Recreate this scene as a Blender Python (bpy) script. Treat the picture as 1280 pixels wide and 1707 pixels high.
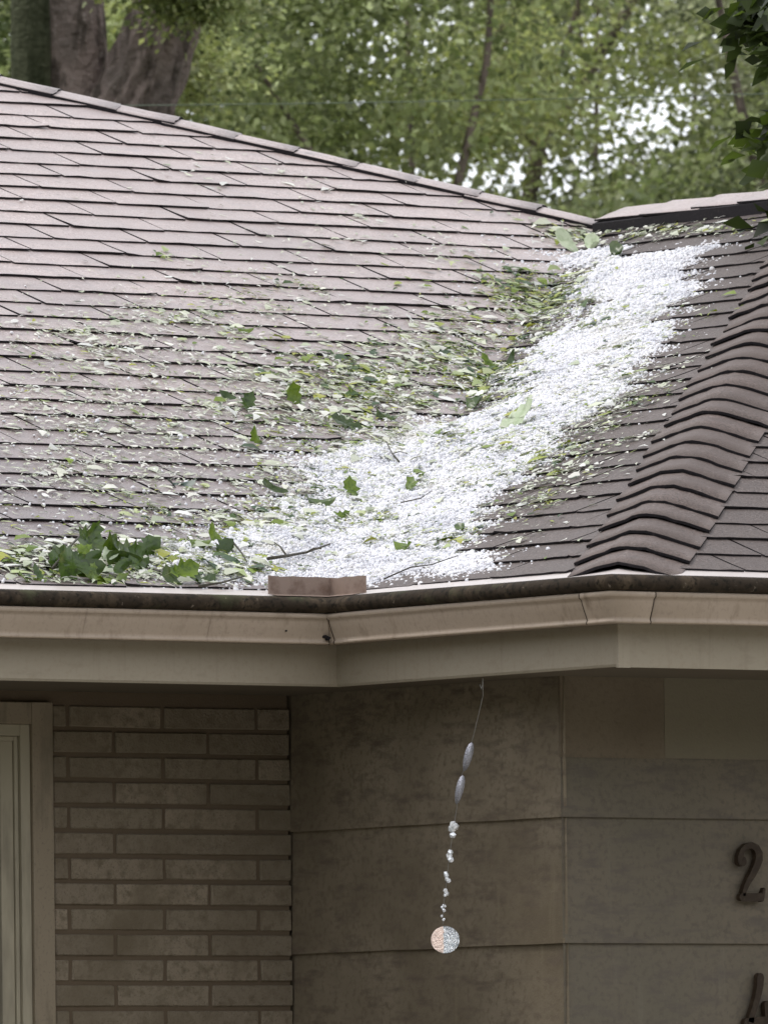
import bpy, bmesh, math, random
import numpy as np
from mathutils import Vector, Matrix
R = math.radians
random.seed(7); rng = np.random.default_rng(7)
scene = bpy.context.scene
col = scene.collection
for o in list(bpy.data.objects): bpy.data.objects.remove(o)

# ------------------------------------------------------------------ camera
H = 2.95                                   # height of the eaves above the lawn
YAW, TILT, ROLL, FPX = 0.633007277, 0.0584635229, -0.0127726491, 19838.96
CAM = Vector((-18.1566781, -24.9601311, -1.59525514 + H))
rt = Vector((math.cos(YAW), -math.sin(YAW), 0)); dh = Vector((math.sin(YAW), math.cos(YAW), 0)); up = Vector((0, 0, 1))
fw = dh * math.cos(TILT) + up * math.sin(TILT); u2 = up * math.cos(TILT) - dh * math.sin(TILT)
r3 = rt * math.cos(ROLL) + u2 * math.sin(ROLL); u3 = u2 * math.cos(ROLL) - rt * math.sin(ROLL)
cam_data = bpy.data.cameras.new('camera'); cam = bpy.data.objects.new('camera', cam_data); col.objects.link(cam)
mw = Matrix((r3, u3, -fw)).transposed().to_4x4(); mw.translation = CAM
cam.matrix_world = mw
cam_data.sensor_fit = 'HORIZONTAL'; cam_data.sensor_width = 36.0; cam_data.lens = FPX / 1280 * 36
cam_data.clip_start = 0.5; cam_data.clip_end = 1000
cam_data.dof.use_dof = True; cam_data.dof.focus_distance = 31.5; cam_data.dof.aperture_fstop = 24.0
scene.camera = cam

# ------------------------------------------------------------------ world: bright overcast sky
SUN_EL, SUN_ROT = R(58), R(20)
world = bpy.data.worlds.new('World'); scene.world = world; world.use_nodes = True
nt = world.node_tree; nt.nodes.clear()
wo = nt.nodes.new('ShaderNodeOutputWorld'); bg = nt.nodes.new('ShaderNodeBackground')
sky = nt.nodes.new('ShaderNodeTexSky'); sky.sky_type = 'NISHITA'; sky.sun_disc = False
sky.sun_elevation = SUN_EL; sky.sun_rotation = SUN_ROT
tcw = nt.nodes.new('ShaderNodeTexCoord'); nz = nt.nodes.new('ShaderNodeTexNoise'); nz.inputs['Scale'].default_value = 3.0; nz.inputs['Detail'].default_value = 5
nt.links.new(tcw.outputs['Generated'], nz.inputs['Vector'])
cl = nt.nodes.new('ShaderNodeMix'); cl.data_type = 'RGBA'
cl.inputs[6].default_value = (8.6, 8.9, 9.6, 1); cl.inputs[7].default_value = (10.4, 10.5, 10.9, 1)
nt.links.new(nz.outputs['Fac'], cl.inputs[0])
mx = nt.nodes.new('ShaderNodeMix'); mx.data_type = 'RGBA'; mx.inputs[0].default_value = 0.9
nt.links.new(sky.outputs[0], mx.inputs[6]); nt.links.new(cl.outputs[2], mx.inputs[7])
nt.links.new(mx.outputs[2], bg.inputs['Color']); bg.inputs['Strength'].default_value = 0.1
nt.links.new(bg.outputs[0], wo.inputs['Surface'])

sun_d = bpy.data.lights.new('sun', 'SUN'); sun_d.energy = 0.9; sun_d.angle = R(14); sun_d.color = (1, .96, .9)
sun = bpy.data.objects.new('sun', sun_d); col.objects.link(sun)
az = R(200)                                # light comes from the far left, above the house
sun_dir = Vector((-0.45, 0.35, 1.0)).normalized()      # towards the sun
sun.rotation_euler = sun_dir.to_track_quat('Z', 'Y').to_euler()
sky.sun_elevation = math.asin(sun_dir.z); sky.sun_rotation = math.atan2(sun_dir.x, sun_dir.y)

vs = scene.view_settings; vs.view_transform = 'Standard'; vs.look = 'None'; vs.gamma = 1; vs.use_curve_mapping = False
vs.exposure = 0.75
scene.render.engine = 'CYCLES'

# ------------------------------------------------------------------ helpers
def tag(o, label=None, cat=None, group=None, kind=None):
    if label: o['label'] = label
    if cat: o['category'] = cat
    if group: o['group'] = group
    if kind: o['kind'] = kind
    return o
def empty(name, loc=(0, 0, 0), parent=None):
    o = bpy.data.objects.new(name, None); col.objects.link(o); o.location = loc; o.empty_display_size = .2
    if parent: o.parent = parent
    return o
def link(name, me, parent=None, mat=None):
    if mat is not None and len(me.materials) == 0: me.materials.append(mat)
    o = bpy.data.objects.new(name, me); col.objects.link(o)
    if parent: o.parent = parent
    return o
def mesh(name, vs_, fs, mats=None, smooth=False, midx=None):
    me = bpy.data.meshes.new(name); me.from_pydata([tuple(v) for v in vs_], [], fs)
    for m in (mats or []): me.materials.append(m)
    if midx is not None: me.polygons.foreach_set('material_index', midx)
    if smooth: me.polygons.foreach_set('use_smooth', [True] * len(me.polygons))
    me.update(); return me
class MB:                                   # collects pieces into one mesh
    def __init__(s): s.v = []; s.f = []; s.m = []
    def add(s, vs_, fs, mi=0):
        k = len(s.v); s.v += [tuple(v) for v in vs_]; s.f += [tuple(i + k for i in f) for f in fs]
        s.m += (mi if isinstance(mi, list) else [mi] * len(fs)); return s
    def box(s, a, b, mi=0):
        (x0, y0, z0), (x1, y1, z1) = a, b
        v = [(x0, y0, z0), (x1, y0, z0), (x1, y1, z0), (x0, y1, z0), (x0, y0, z1), (x1, y0, z1), (x1, y1, z1), (x0, y1, z1)]
        return s.add(v, [(0, 3, 2, 1), (4, 5, 6, 7), (0, 1, 5, 4), (1, 2, 6, 5), (2, 3, 7, 6), (3, 0, 4, 7)], mi)
    def tube(s, pts, rad, n=8, mi=0):
        pts = [Vector(p) for p in pts]; rad = rad if isinstance(rad, (list, tuple)) else [rad] * len(pts)
        vs_ = []; fs = []
        for i, p in enumerate(pts):
            d = (pts[min(i + 1, len(pts) - 1)] - pts[max(i - 1, 0)]).normalized()
            a = d.cross(Vector((.3, .5, .8))).normalized(); b = d.cross(a)
            for k in range(n):
                t = 2 * math.pi * k / n; vs_.append(p + (a * math.cos(t) + b * math.sin(t)) * rad[i])
        for i in range(len(pts) - 1):
            for k in range(n):
                fs.append((i * n + k, i * n + (k + 1) % n, (i + 1) * n + (k + 1) % n, (i + 1) * n + k))
        fs += [tuple(range(n))[::-1], tuple(range((len(pts) - 1) * n, len(pts) * n))]
        return s.add(vs_, fs, mi)
    def build(s, name, mats, parent=None, smooth=False):
        return link(name, mesh(name, s.v, s.f, mats if isinstance(mats, list) else [mats], smooth, s.m), parent)
def bevel(o, w, seg=2):
    m = o.modifiers.new('bevel', 'BEVEL'); m.width = w; m.segments = seg; m.limit_method = 'ANGLE'; return o

def material(name, base, rough=.6, spec=.4, var=.0, noise=None, bump=None, attr=None, spots=None, streak=None, trans=0, metal=0, hue_alt=None):
    """noise: [(scale, colour, lo, hi)] layers mixed over the base; bump: [(scale, strength, distance)]"""
    m = bpy.data.materials.new(name); m.use_nodes = True; n = m.node_tree; N = n.nodes; L = n.links
    b = N['Principled BSDF']; b.inputs['Roughness'].default_value = rough; b.inputs['Specular IOR Level'].default_value = spec
    b.inputs['Metallic'].default_value = metal
    geo = N.new('ShaderNodeNewGeometry'); pos = geo.outputs['Position']
    rgb = N.new('ShaderNodeRGB'); rgb.outputs[0].default_value = (*base, 1); c = rgb.outputs[0]
    if attr:
        a = N.new('ShaderNodeAttribute'); a.attribute_name = attr; c = a.outputs['Color']
    if var:
        oi = N.new('ShaderNodeObjectInfo'); hs = N.new('ShaderNodeHueSaturation')
        mr = N.new('ShaderNodeMapRange'); mr.inputs['To Min'].default_value = 1 - var; mr.inputs['To Max'].default_value = 1 + var
        L.new(oi.outputs['Random'], mr.inputs['Value']); L.new(mr.outputs[0], hs.inputs['Value']); L.new(c, hs.inputs['Color']); c = hs.outputs[0]
        if hue_alt:
            mul = N.new('ShaderNodeMath'); mul.operation = 'MULTIPLY'; mul.inputs[1].default_value = 7.31
            fr = N.new('ShaderNodeMath'); fr.operation = 'FRACT'; L.new(oi.outputs['Random'], mul.inputs[0]); L.new(mul.outputs[0], fr.inputs[0])
            hm = N.new('ShaderNodeMix'); hm.data_type = 'RGBA'; hm.inputs[7].default_value = (*hue_alt, 1)
            sc = N.new('ShaderNodeMath'); sc.operation = 'MULTIPLY'; sc.inputs[1].default_value = .6; L.new(fr.outputs[0], sc.inputs[0])
            L.new(sc.outputs[0], hm.inputs[0]); L.new(c, hm.inputs[6]); c = hm.outputs[2]
    for (sc_, colr, lo, hi, *st) in (noise or []):
        t = N.new('ShaderNodeTexNoise'); t.inputs['Scale'].default_value = sc_; t.inputs['Detail'].default_value = 4; t.inputs['Roughness'].default_value = .6
        v = pos
        if st:
            mp = N.new('ShaderNodeMapping'); mp.inputs['Scale'].default_value = st[0]; L.new(pos, mp.inputs['Vector']); v = mp.outputs[0]
        L.new(v, t.inputs['Vector'])
        r = N.new('ShaderNodeMapRange'); r.inputs['From Min'].default_value = lo; r.inputs['From Max'].default_value = hi
        if len(st) > 1: r.inputs['To Max'].default_value = st[1]
        L.new(t.outputs['Fac'], r.inputs['Value'])
        mixn = N.new('ShaderNodeMix'); mixn.data_type = 'RGBA'; mixn.inputs[7].default_value = (*colr, 1)
        L.new(r.outputs[0], mixn.inputs[0]); L.new(c, mixn.inputs[6]); c = mixn.outputs[2]
    L.new(c, b.inputs['Base Color'])
    if bump:
        prev = None
        for sc_, st_, di in bump:
            t = N.new('ShaderNodeTexNoise'); t.inputs['Scale'].default_value = sc_; t.inputs['Detail'].default_value = 3; L.new(pos, t.inputs['Vector'])
            bp = N.new('ShaderNodeBump'); bp.inputs['Strength'].default_value = st_; bp.inputs['Distance'].default_value = di
            L.new(t.outputs['Fac'], bp.inputs['Height'])
            if prev: L.new(prev, bp.inputs['Normal'])
            prev = bp.outputs[0]
        L.new(prev, b.inputs['Normal'])
    if trans:
        out = N['Material Output']; tr = N.new('ShaderNodeBsdfTranslucent'); ms = N.new('ShaderNodeMixShader'); ms.inputs[0].default_value = trans
        br = N.new('ShaderNodeHueSaturation'); br.inputs['Value'].default_value = 1.3; br.inputs['Saturation'].default_value = 1.15
        L.new(c, br.inputs['Color']); L.new(br.outputs[0], tr.inputs['Color']); L.new(b.outputs[0], ms.inputs[1]); L.new(tr.outputs[0], ms.inputs[2]); L.new(ms.outputs[0], out.inputs['Surface'])
    return m
M = {}
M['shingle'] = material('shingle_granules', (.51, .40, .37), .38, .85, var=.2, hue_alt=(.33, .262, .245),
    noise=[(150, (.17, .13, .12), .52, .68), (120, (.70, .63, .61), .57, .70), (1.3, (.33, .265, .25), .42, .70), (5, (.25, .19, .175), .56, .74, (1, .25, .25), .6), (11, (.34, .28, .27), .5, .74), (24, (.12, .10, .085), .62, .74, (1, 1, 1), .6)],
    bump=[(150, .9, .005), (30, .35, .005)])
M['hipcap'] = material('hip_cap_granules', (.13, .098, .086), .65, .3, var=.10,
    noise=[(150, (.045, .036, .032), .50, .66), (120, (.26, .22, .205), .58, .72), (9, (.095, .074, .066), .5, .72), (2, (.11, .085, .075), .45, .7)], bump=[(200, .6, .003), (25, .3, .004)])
M['shingle_shaded'] = material('shaded_shingle_granules', (.13, .100, .088), .6, .3, var=.15, hue_alt=(.10, .08, .074),  # wing copy of the shingles, with its shade put into a darker colour
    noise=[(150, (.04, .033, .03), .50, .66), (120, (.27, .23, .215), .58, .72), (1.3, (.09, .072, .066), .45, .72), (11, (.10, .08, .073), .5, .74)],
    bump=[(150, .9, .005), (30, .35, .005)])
def slope_shade(m, z0, z1, dark):              # shading of the lower slope, painted into the shingle colour
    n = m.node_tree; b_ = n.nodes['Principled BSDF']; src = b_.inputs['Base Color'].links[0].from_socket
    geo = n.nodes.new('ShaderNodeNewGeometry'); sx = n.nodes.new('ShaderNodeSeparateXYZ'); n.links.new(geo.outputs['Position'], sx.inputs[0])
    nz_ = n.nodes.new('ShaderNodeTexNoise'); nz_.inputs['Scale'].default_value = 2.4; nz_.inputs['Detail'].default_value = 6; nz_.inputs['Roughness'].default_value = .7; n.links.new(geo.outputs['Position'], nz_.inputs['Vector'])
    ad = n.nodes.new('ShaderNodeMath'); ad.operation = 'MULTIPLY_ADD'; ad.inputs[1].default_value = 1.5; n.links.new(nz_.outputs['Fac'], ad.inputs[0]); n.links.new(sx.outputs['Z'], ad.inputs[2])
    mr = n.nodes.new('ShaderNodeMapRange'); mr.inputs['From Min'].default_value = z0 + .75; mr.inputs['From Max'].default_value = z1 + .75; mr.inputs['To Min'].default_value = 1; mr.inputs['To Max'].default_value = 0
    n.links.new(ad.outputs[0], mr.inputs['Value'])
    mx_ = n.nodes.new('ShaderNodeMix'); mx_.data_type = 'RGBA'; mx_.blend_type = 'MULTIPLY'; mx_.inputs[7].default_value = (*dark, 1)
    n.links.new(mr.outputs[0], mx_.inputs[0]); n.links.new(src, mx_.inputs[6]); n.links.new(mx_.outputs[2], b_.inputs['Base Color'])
slope_shade(M['shingle'], H - .1, H + 1.25, (.36, .345, .36))
M['edge'] = material('shingle_cut_edge', (.018, .016, .018), .8, .2, noise=[(120, (.05, .04, .04), .55, .8)])
M['deck'] = material('roof_underlay', (.04, .034, .032), .9, .1)
M['brick'] = material('painted_brick', (.24, .195, .142), .8, .25, var=.16, hue_alt=(.185, .155, .11),
    noise=[(35, (.15, .12, .08), .48, .68), (170, (.10, .085, .06), .55, .75), (120, (.26, .22, .16), .62, .78), (4, (.15, .12, .08), .45, .7)], bump=[(160, .7, .003), (40, .5, .005)])
M['mortar'] = material('mortar', (.125, .094, .064), .9, .055, noise=[(80, (.13, .10, .07), .5, .7)], bump=[(200, .6, .002)])
M['siding'] = material('painted_siding', (.255, .21, .15), .75, .25, var=.05,
    noise=[(1.6, (.15, .12, .08), .4, .65), (60, (.14, .11, .075), .5, .72), (120, (.24, .195, .14), .62, .78), (10, (.14, .11, .08), .5, .7, (1, 1, 3.5)), (16, (.22, .18, .12), .6, .75, (2, 2, .15), .5)], bump=[(150, .5, .002), (50, .25, .003)])
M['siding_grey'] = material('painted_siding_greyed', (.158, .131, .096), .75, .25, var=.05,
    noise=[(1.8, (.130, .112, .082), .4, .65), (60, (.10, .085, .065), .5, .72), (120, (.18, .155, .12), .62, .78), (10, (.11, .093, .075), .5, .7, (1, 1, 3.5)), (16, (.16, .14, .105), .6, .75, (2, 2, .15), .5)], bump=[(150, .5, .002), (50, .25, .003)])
M['siding_dark'] = material('siding_tone_darker', (.175, .14, .096), .75, .25,
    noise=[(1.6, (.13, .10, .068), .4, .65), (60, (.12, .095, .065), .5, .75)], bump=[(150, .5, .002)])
M['siding_olive'] = material('siding_tone_olive', (.175, .15, .105), .75, .25,
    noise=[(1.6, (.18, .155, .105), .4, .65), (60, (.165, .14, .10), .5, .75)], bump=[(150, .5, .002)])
M['fascia'] = material('fascia_paint', (.33, .285, .215), .6, .35,
    noise=[(2.5, (.32, .275, .205), .4, .65), (9, (.22, .18, .13), .58, .78, (1, 1, 2.5), .7), (90, (.30, .25, .185), .52, .72), (22, (.26, .215, .16), .55, .75, (2.5, 2.5, .2), .5)], bump=[(160, .3, .0015)])
M['gutter'] = material('gutter_paint', (.38, .30, .228), .5, .4,
    noise=[(3, (.35, .275, .205), .4, .65), (16, (.16, .115, .075), .60, .76, (1, 1, .5), .75), (90, (.30, .235, .18), .54, .74), (26, (.25, .19, .14), .56, .76, (2.5, 2.5, .25), .6)], bump=[(150, .25, .0015)])
M['hood'] = material('gutter_cover_paint', (.50, .445, .42), .4, .4, noise=[(30, (.45, .38, .34), .56, .75), (7, (.52, .46, .43), .52, .75)], bump=[(60, .1, .001)])
M['nose'] = material('gutter_cover_mildew', (.034, .025, .017), .8, .12,
    noise=[(14, (.075, .055, .036), .5, .66, (1, 1, .4)), (60, (.016, .013, .009), .5, .64), (5, (.06, .062, .032), .56, .7), (45, (.22, .18, .14), .66, .78)], bump=[(120, .5, .003)])
M['guard'] = material('brown_metal', (.25, .185, .15), .5, .4, noise=[(25, (.16, .105, .08), .5, .7), (160, (.30, .23, .19), .6, .76)], bump=[(60, .2, .002)])
M['soffit'] = material('soffit_paint', (.13, .105, .075), .8, .2, noise=[(4, (.12, .10, .07), .4, .7)])
M['trim'] = material('window_trim_paint', (.26, .212, .15), .6, .3, noise=[(20, (.17, .14, .098), .5, .7, (1, 1, .2)), (120, (.18, .145, .105), .55, .75)], bump=[(100, .15, .001)])
M['trim_light'] = material('window_frame_paint', (.36, .32, .235), .5, .35, noise=[(14, (.24, .21, .155), .5, .7, (1, 1, .2))], bump=[(90, .1, .001)])
M['wire'] = material('wire_sheath', (.14, .17, .12), .6, .3)
M['glass'] = material('window_glass', (.02, .025, .03), .08, .8)
M['number'] = material('dark_bronze_number', (.028, .017, .009), .6, .3, noise=[(60, (.05, .034, .02), .5, .7)])
M['ice'] = material('hail_ice', (.74, .73, .75), .35, .5, noise=[(5, (.56, .56, .60), .5, .72), (38, (.55, .56, .60), .55, .75), (3, (.62, .60, .56), .6, .72)])
b = M['ice'].node_tree.nodes['Principled BSDF']; b.inputs['Subsurface Weight'].default_value = .35; b.inputs['Subsurface Radius'].default_value = (.006, .007, .008)
M['ice_bed'] = material('hail_bed', (.68, .675, .70), .45, .4, noise=[(5, (.50, .50, .54), .5, .72), (38, (.46, .47, .50), .52, .72)], bump=[(110, .9, .008), (300, .5, .003)])
M['litter'] = material('shredded_leaf', (.4, .5, .3), .55, .3, attr='tint', trans=.15)
M['leaf'] = material('wet_leaf', (.045, .085, .012), .3, .5, var=.35, hue_alt=(.085, .115, .014), noise=[(60, (.028, .055, .01), .45, .65), (25, (.10, .12, .03), .6, .75)], bump=[(90, .4, .002)], trans=.2)
M['leaf_bright'] = material('bright_leaf', (.13, .19, .02), .4, .45, var=.15, noise=[(60, (.07, .12, .015), .45, .65)], bump=[(90, .4, .002)], trans=.25)
M['leaf_pale'] = material('pale_leaf_underside', (.52, .58, .42), .55, .3, var=.12, noise=[(50, (.42, .50, .32), .45, .65)], bump=[(90, .4, .002)], trans=.2)
M['leaf_blue'] = material('dark_bluish_leaf', (.035, .065, .05), .4, .5, noise=[(50, (.06, .10, .06), .5, .65)], trans=.1)
M['twig'] = material('wet_twig', (.045, .04, .028), .6, .3, noise=[(60, (.10, .09, .06), .5, .7)])
M['bark'] = material('oak_bark', (.25, .195, .17), .85, .2,
    noise=[(3, (.12, .10, .085), .42, .62), (16, (.08, .064, .052), .5, .62, (1, 1, .25)), (40, (.32, .27, .24), .6, .75, (1, 1, .4))], bump=[(24, .8, .03), (70, .6, .01)])
M['bark_dark'] = material('dark_green_bark', (.07, .075, .045), .9, .055, noise=[(14, (.035, .04, .022), .45, .62, (1, 1, .2)), (50, (.12, .12, .08), .6, .75)], bump=[(24, .8, .03)])
M['crown'] = material('foliage', (.1, .14, .05), .55, .35, attr='tint', trans=.45)
M['lawn'] = material('lawn', (.062, .066, .036), .9, .1, noise=[(1.5, (.075, .078, .04), .4, .65), (30, (.04, .045, .022), .45, .65)], bump=[(60, .6, .03)])
M['foil'] = material('hammered_foil', (.93, .95, .97), .3, .5, metal=1, noise=[(260, (.38, .42, .45), .48, .58)], bump=[(240, 1.0, .006)])
M['foil_warm'] = material('hammered_foil_warm', (.97, .80, .70), .36, .5, metal=1, noise=[(260, (.70, .50, .43), .50, .62)], bump=[(240, 1.0, .005)])
M['foil_dull'] = material('dull_foil', (.5, .5, .56), .45, .5, metal=.7, noise=[(300, (.3, .3, .34), .5, .62)], bump=[(260, .8, .004)])
M['crystal'] = material('crystal_bead', (.93, .95, .98), .15, .9, metal=.35)
M['cord'] = material('ornament_cord', (.2, .19, .17), .7, .2)

# ------------------------------------------------------------------ roof geometry (plan: X along the front, Y into the house)
RR, WW, PP = 3.67043677, 1.20621323, 0.376199348
TH = math.atan(PP); CT, ST = math.cos(TH), math.sin(TH)
EXPO = 0.143
def roof_z(x, y):                           # main front plane and west plane of the wing meet in a valley
    return PP * max(x, y)
nM = Vector((0, -ST, CT)); nW = Vector((-ST, 0, CT)); nF = nM.copy(); nE = Vector((ST, 0, CT))

# ground
g = MB(); g.add([(-300, -300, 0), (300, -300, 0), (300, 300, 0), (-300, 300, 0)], [(0, 1, 2, 3)])
tag(g.build('lawn', M['lawn']), kind='structure')

house = empty('house', (0, 0, 0)); tag(house, 'low tan brick house with hail and torn leaves piled in its brown shingle roof valley', 'house')
HO = Vector((0, 0, H))
XL, RY = -7.0, 6.5                          # left end of the building, main ridge
YB = 2 * RY
bounce = MB(); bounce.add([(-9, -14, .004), (10, -14, .004), (10, -.75, .004), (-9, -.75, .004)], [(0, 1, 2, 3)])  # unseen pale slab added to bounce light up to walls and soffit
M['bounce_pale'] = material('bounce_slab_pale', (.36, .34, .30), .85, .2, noise=[(2, (.28, .26, .23), .45, .65), (60, (.30, .28, .25), .5, .7)], bump=[(90, .3, .003)])
tag(bounce.build('bounce_slab', M['bounce_pale']), kind='structure')
# deck
dk = MB(); z = lambda a: a * PP + H - .012
def deck(pts): dk.add([(x, y, zz) for x, y, zz in pts], [tuple(range(len(pts)))])
deck([(XL, 0, z(0)), (0, 0, z(0)), (RR, RR, z(RR)), (2 * RR - RY, RY, z(RY)), (XL + RY, RY, z(RY))])
deck([(0, -WW, z(0)), (RR, RR - WW, z(RR)), (RR, RR, z(RR)), (0, 0, z(0))])
deck([(0, -WW, z(0)), (2 * RR, -WW, z(0)), (RR, RR - WW, z(RR))])
deck([(2 * RR, -WW, z(0)), (2 * RR, YB, z(0)), (2 * RR - RY, RY, z(RY)), (RR, RR, z(RR)), (RR, RR - WW, z(RR))])
deck([(XL, YB, z(0)), (XL + RY, RY, z(RY)), (2 * RR - RY, RY, z(RY)), (2 * RR, YB, z(0))])
deck([(XL, 0, z(0)), (XL + RY, RY, z(RY)), (XL, YB, z(0))])
roof = dk.build('roof', [M['deck']], house)

# shingles -------------------------------------------------------------
TABW = .333
def tab_geom(w, seed, x0=0.0, up_len=.172, th=.0055):
    r = random.Random(seed); nx = 7; vs_ = []; top = []; bot = []
    lf = r.uniform(.001, .0045); lift = [lf + r.uniform(-.0008, .0012) for _ in range(nx)]; q0 = r.uniform(-.005, .005); jy = [q0 + r.uniform(-.0028, .0028) for _ in range(nx)]
    if r.random() < .22: lift[0 if r.random() < .5 else -1] += r.uniform(.002, .005)
    for i in range(nx):
        x = x0 + .0045 + (w - .009) * i / (nx - 1) + (r.uniform(-.0025, .0025) if i in (0, nx - 1) else 0)
        vs_.append((x, jy[i], lift[i] + th)); vs_.append((x, EXPO * .5, .004 + lift[i] * .3)); vs_.append((x, up_len, .0008)); vs_.append((x, jy[i] + .001, lift[i]))
    fs = []; mi = []
    for i in range(nx - 1):
        a, b_ = i * 4, (i + 1) * 4
        fs += [(a, b_, b_ + 1, a + 1), (a + 1, b_ + 1, b_ + 2, a + 2), (a + 3, b_ + 3, b_, a)]; mi += [0, 0, 1]
    fs += [(3, 0, 1, 2), (4 * nx - 4, 4 * nx - 1, 4 * nx - 2, 4 * nx - 3)]; mi += [1, 1]
    return vs_, fs, mi
variants = []
for k in range(14):
    v, f, mi = tab_geom(TABW, 100 + k); variants.append(mesh('shingle', v, f, [M['shingle'], M['edge']], False, mi))
shaded_tabs = []
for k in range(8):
    v, f, mi = tab_geom(TABW, 300 + k); shaded_tabs.append(mesh('shingle', v, f, [M['shingle_shaded'], M['edge']], False, mi))
def frame(origin, xdir, updir, n):
    m = Matrix((xdir, updir, n)).transposed().to_4x4(); m.translation = origin; return m
def cam_px(P):
    v = Vector(P) - CAM; d = v.dot(fw); return 640 + FPX * v.dot(r3) / d, 853.5 - FPX * v.dot(u3) / d, d

HAIL_OUTLINE = [ (3.231, 3.250), (3.307, 3.187), (3.288, 2.928), (3.278, 2.711), (3.260, 2.480), (3.011, 2.239), (2.709, 1.895), (2.393, 1.573), (2.147, 1.325), (1.906, 1.083), (1.623, 0.853), (1.408, 0.707), (1.193, 0.546), (0.984, 0.405), (0.805, 0.288), (0.589, 0.067), (0.379, -0.133), (0.204, -0.483), (0.081, -0.607), (0.029, -0.483), (0.003, -0.363), (0.009, -0.132), (0.0, 0.0), (-0.211, 0.015), (-0.535, 0.015), (-0.534, 0.120), (-0.423, 0.237), (-0.205, 0.383), (-0.088, 0.479), (0.161, 0.596), (0.299, 0.705), (0.539, 0.900), (0.707, 1.118), (0.959, 1.310), (1.229, 1.428), (1.544, 1.546), (1.640, 1.479), (1.755, 1.575), (1.877, 1.844), (2.080, 2.006), (2.310, 2.169), (2.485, 2.291), (2.860, 2.754) ]
HP = np.array(HAIL_OUTLINE)
def poly_sd(px, py):                        # signed distance to the outline, positive inside
    px = np.asarray(px, float); py = np.asarray(py, float); d = np.full(px.shape, 1e9); ins = np.zeros(px.shape, bool)
    n = len(HP)
    for i in range(n):
        ax, ay = HP[i]; bx, by = HP[(i + 1) % n]; ex, ey = bx - ax, by - ay
        t = np.clip(((px - ax) * ex + (py - ay) * ey) / (ex * ex + ey * ey + 1e-12), 0, 1)
        d = np.minimum(d, np.hypot(px - ax - t * ex, py - ay - t * ey))
        c = ((ay > py) != (by > py)) & (px < (bx - ax) * (py - ay) / (by - ay + 1e-12) + ax); ins ^= c
    return np.where(ins, d, -d)

tabs = []                                    # (plane, course, x0, w)
ncM = int(RY / (EXPO * CT)) + 1
for c in range(ncM):
    y = c * EXPO * CT; yt = min(y + EXPO * CT, RY)
    xr = (min(y + .11, 2 * RR - yt) if y < RR else 2 * RR - yt)
    off = (c % 2) * TABW / 2 + ((c * 37) % 5) * .004
    xl = XL + yt
    x = xr if y >= RR else xr
    k0 = math.floor((xl - off) / TABW); k1 = math.ceil((xr - off) / TABW)
    for k in range(k0, k1):
        a = max(off + k * TABW, xl); b_ = min(off + (k + 1) * TABW, xr)
        if b_ - a > .02: tabs.append(('M', c, a, b_ - a))
for c in range(int(RR / (EXPO * CT)) + 1):
    xx = c * EXPO * CT; xt = min(xx + EXPO * CT, RR); lo, hi = xt - WW, min(xx + .11, RR)
    off = (c % 2) * TABW / 2 + ((c * 53) % 5) * .004
    for k in range(math.floor((lo - off) / TABW), math.ceil((hi - off) / TABW)):
        a = max(off + k * TABW, lo); b_ = min(off + (k + 1) * TABW, hi)
        if b_ - a > .02: tabs.append(('W', c, a, b_ - a))
for c in range(int((RR) / (EXPO * CT)) + 1):                 # wing front plane
    yy = c * EXPO * CT; yt = min(yy + EXPO * CT, RR); lo, hi = yt, 2 * RR - yt
    off = (c % 2) * TABW / 2 + .07
    for k in range(math.floor((lo - off) / TABW), math.ceil((hi - off) / TABW)):
        a = max(off + k * TABW, lo); b_ = min(off + (k + 1) * TABW, hi)
        if b_ - a > .02: tabs.append(('F', c, a, b_ - a))
for c in range(ncM):                                         # east plane, out of sight
    pass
rank = []
for t in tabs:
    pl, c, a, w = t; s = c * EXPO
    if pl == 'M': org = Vector((a, s * CT, H + s * ST)); xd = Vector((1, 0, 0)); ud = Vector((0, CT, ST)); n = nM
    elif pl == 'W': org = Vector((s * CT, a + w, H + s * ST)); xd = Vector((0, -1, 0)); ud = Vector((CT, 0, ST)); n = nW
    else: org = Vector((a, -WW + s * CT, H + s * ST)); xd = Vector((1, 0, 0)); ud = Vector((0, CT, ST)); n = nF
    mid = org + xd * w / 2 + ud * EXPO / 2; px, py, d = cam_px(mid)
    vis = -40 < px < 1320 and 100 < py < 990
    sd = float(poly_sd(np.array([mid.x]), np.array([mid.y]))[0])
    if sd > .06: vis = False
    rank.append((0 if vis else 1, d / max(w, .05) ** .5, t, org, xd, ud, n))
rank.sort(key=lambda q: q[:2])
loose = MB()
for i, (_, _, t, org, xd, ud, n) in enumerate(rank):
    pl, c, a, w = t; mt = frame(org, xd, ud, n)
    if i < 300 and _ == 0:
        if abs(w - TABW) < .001: me = variants[(i * 7 + c * 3) % 14] if pl == 'M' else shaded_tabs[(i * 5 + c * 3) % 8]
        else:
            v, f, mi = tab_geom(w, i + 500); me = mesh('shingle', v, f, [M['shingle' if pl == 'M' else 'shingle_shaded'], M['edge']], False, mi)
        o = bpy.data.objects.new('shingle', me); col.objects.link(o); o.parent = roof; o.matrix_local = mt
    else:
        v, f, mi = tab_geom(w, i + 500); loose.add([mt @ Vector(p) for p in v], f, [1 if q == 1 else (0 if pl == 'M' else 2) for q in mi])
tag(loose.build('shingle_courses', [M['shingle'], M['edge'], M['shingle_shaded']], roof), kind='stuff')

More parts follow.
